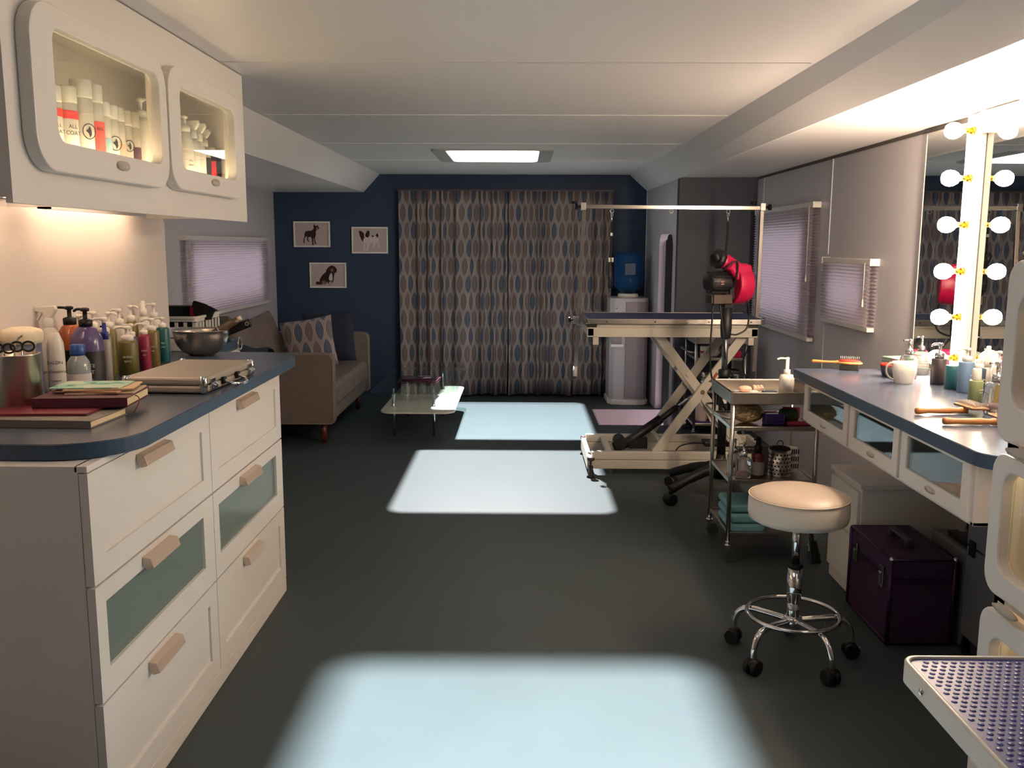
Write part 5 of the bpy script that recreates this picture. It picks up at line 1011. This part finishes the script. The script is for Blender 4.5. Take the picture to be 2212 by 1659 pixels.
# ------------------------------------------------------------------ under the right worktop
T = thing('drawer_chest', 'low white two-drawer chest on the floor under the right worktop', 'drawers', (1.6, 3.74, 0))
obj('body', MB(T).box(1.385, 1.815, 3.575, 3.905, 0, .48), white_m, T, bev=.002)
obj('top', MB(T).box(1.372, 1.82, 3.560, 3.915, .48, .498), white_m, T, bev=.003)
for z0, z1 in ((.06, .262), (.268, .462)): obj('drawer', MB(T).box(1.370, 1.385, 3.582, 3.898, z0, z1), white_m, T, bev=.003)
T = thing('vanity_case', 'dark purple hard case with chrome latches and top handle on the floor', 'case', (1.457, 3.355, 0))
cx0, cx1, cy0, cy1, cz = -.112, .118, -.20, .20, .335
obj('body', MB().box(cx0, cx1, cy0, cy1, .008, .245), purple_m, T, bev=.006); obj('lid', MB().box(cx0, cx1, cy0, cy1, .250, cz), purple_m, T, bev=.010, seg=3)
e_ = MB()
for x in (cx0, cx1):
    for y in (cy0, cy1): e_.cyl((x, y, .01), (x, y, cz-.01), .008, n=10)
    e_.cyl((x, cy0, cz-.006), (x, cy1, cz-.006), .006, n=8).cyl((x, cy0, .012), (x, cy1, .012), .006, n=8)
for y in (cy0, cy1): e_.cyl((cx0, y, cz-.006), (cx1, y, cz-.006), .006, n=8)
e_.frame(rr(cx0-.003, cx1+.003, cy0-.003, cy1+.003, .008), rr(cx0+.01, cx1-.01, cy0+.01, cy1-.01, .003), 'z', .236, .258)
obj('edge_trim', e_, purple_edge, T)
for y in (-.13, .13):
    l = obj('latch', MB().box(cx0-.010, cx0-.002, y-.018, y+.018, .205, .285), chrome, T, bev=.003); obj('latch_clasp', MB().box(cx0-.016, cx0-.010, y-.010, y+.010, .215, .262), chrome, l, bev=.003)
for x in (cx0, cx1): obj('corner_stud', MB().ball((x, cy0, cz-.004), .010, 12, 8), chrome, T)
obj('name_plate', MB().box(-.005, .030, cy0-.006, cy0-.002, .205, .226), M('plate', '#3c3a3c', .4, .6), T)
obj('carry_handle', MB().box(-.016, .016, -.085, -.065, cz, cz+.022).box(-.016, .016, .065, .085, cz, cz+.022).box(-.013, .013, -.085, .085, cz+.020, cz+.032), M('handle_grey', '#4f4f53', .35, .5), T, bev=.005, seg=3)
T = thing('flight_case', 'tall grey case with dark hinges standing beside the purple case', 'case', (1.665, 2.88, 0))
obj('body', MB().box(-.075, .115, -.26, .24, .07, .40), M('case_shell', '#6a6d72', .5, .2), T, bev=.006); obj('lid', MB().box(-.075, .115, -.26, .24, .405, .60), M('case_shell', '#6a6d72'), T, bev=.006)
for y in (-.20, .19): obj('hinge', MB().box(-.084, -.076, y-.018, y+.018, .375, .43), black_m, T, bev=.002)
for y in (-.05, -.16): obj('latch', MB().box(-.086, -.076, y-.012, y+.012, .47, .51), chrome, T, bev=.002)
for y in (-.22, .20): obj('wheel', MB().cyl((-.07, y, .035), (-.03, y, .035), .035), black_m, T)
obj('base_foot', MB().box(-.07, .11, -.24, .22, .03, .075), dark_m, T)
T = thing('flat_case', 'low grey case with a black handle behind the purple case', 'case', (1.68, 3.30, 0)); obj('body', MB().box(-.07, .12, -.14, .14, 0, .36), M('case_shell', '#6a6d72'), T, bev=.01); obj('handle', MB().box(-.05, -.01, -.12, .05, .361, .385), black_m, T, bev=.006); obj('latch', MB().box(-.03, .03, .06, .10, .361, .372), chrome, T)
# ------------------------------------------------------------------ tall cabinet at the right edge
T = thing('tall_cabinet', 'tall white cabinet with rounded glass doors at the right edge', 'cabinet', (1.5, 1.7, 0))
ty0, ty1 = 1.15, 2.125; XA, XB = 1.160, 1.128
doors = ((.10, .595, .16, .535), (.632, .972, .690, .934), (1.0, 1.42, 1.085, 1.345))
b = MB(T).box(XA, 1.82, ty1-.02, ty1, 0, 1.955).box(XA, 1.82, ty0, ty0+.02, 0, 1.955).box(1.80, 1.82, ty0, ty1, 0, 1.955).box(XA, 1.82, ty0, ty1, 0, .09).box(XA, 1.82, ty0, ty1, .60, .625).box(XA, 1.82, ty0, ty1, .975, .995).box(XA, 1.82, ty0, ty1, 1.43, 1.955)
b.box(XA, XA+.02, ty1-.05, ty1, .09, 1.43)
obj('body', b, white_m, T, bev=.002)
for z0, z1, w0, w1 in doors:
    d = obj('door', MB(T).frame(rr(ty0+.01, ty1, z0, z1, .05, 10), rr(ty0+.09, ty1-.052, w0, w1, .045, 10), 'x', XB, XA), white_m, T, bev=.006)
    obj('glass', MB(T).prism(rr(ty0+.08, ty1-.045, w0-.008, w1+.008, .05, 10), 'x', XA-.008, XA-.005), glass_m, d)
    obj('shelf_lining', MB(T).box(XA+.25, XA+.27, ty0+.02, ty1-.02, w0-.05, w1+.05), M('lining_tan', '#b98f66', .6), T)
for z in (.613, .985, 1.43): obj('pull', MB(T).lathe([(.0, 0), (.050, .0), (.048, .010), (.0, .016)], (XB-.016, ty1-.13, z+.006), 20, sy=.20, ax='x'), M('pull_shade', '#b9b0a6', .4), T)
for z in (.52, .92, 1.36): obj('shelf_light', MB(T).box(XA+.02, XA+.03, ty0+.1, ty1-.06, z+.035, z+.04), M('shelf_tube_low', '#ffffff', .4, emit=(1, .68, .38), estr=14), T)
# ------------------------------------------------------------------ near grooming table with rubber-studded mat
T = thing('grooming_table', 'white-rimmed grooming table with a blue studded mat in the near right corner', 'grooming table', (.95, .95, 0))
nx0, nx1, ny0, ny1, nz = .655, 1.11, .55, 1.482, .75
obj('rim', MB(T).frame(rr(nx0, nx1, ny0, ny1, .028), rr(nx0+.009, nx1-.009, ny0+.009, ny1-.009, .022), 'z', nz-.036, nz+.004), M('rim_white', '#d9d5c8', .35), T, bev=.003)
obj('board', MB(T).prism(rr(nx0+.008, nx1-.008, ny0+.008, ny1-.008, .022), 'z', nz-.03, nz-.006), M('board_grey', '#5a5f66', .6), T)
matm = M('blue_rubber', '#454f94', .38, noise=.06, scale=20)
mt = MB(T).prism(rr(nx0+.009, nx1-.009, ny0+.009, ny1-.009, .022), 'z', nz-.006, nz)
obj('mat', mt, matm, T)
stt = MB(T); p_ = .0155; j = 0; yv = ny1-.022
while yv > ny0+.45:
    xv = nx0+.022+(p_/2 if j % 2 else 0)
    while xv < nx1-.018:
        if not (xv < nx0+.03 and yv > ny1-.03): stt.lathe([(.0052, nz-.0005), (.0048, nz+.0004), (.0036, nz+.0010), (.0, nz+.0013)], (xv, yv, 0), 12, closed=False)
        xv += p_
    yv -= p_*.866; j += 1
so = obj('mat_studs', stt, matm, T); so['kind'] = 'stuff'
obj('screw', MB(T).ball((nx0-.001, ny1-.092, nz-.017), (.003, .006, .006), 12, 8), chrome, T)
for x in (nx0+.10, nx1-.06):
    for y in (ny0+.05, ny1-.34): obj('leg', MB(T).box(x-.012, x+.012, y-.012, y+.012, 0, nz-.03), cream_m, T)
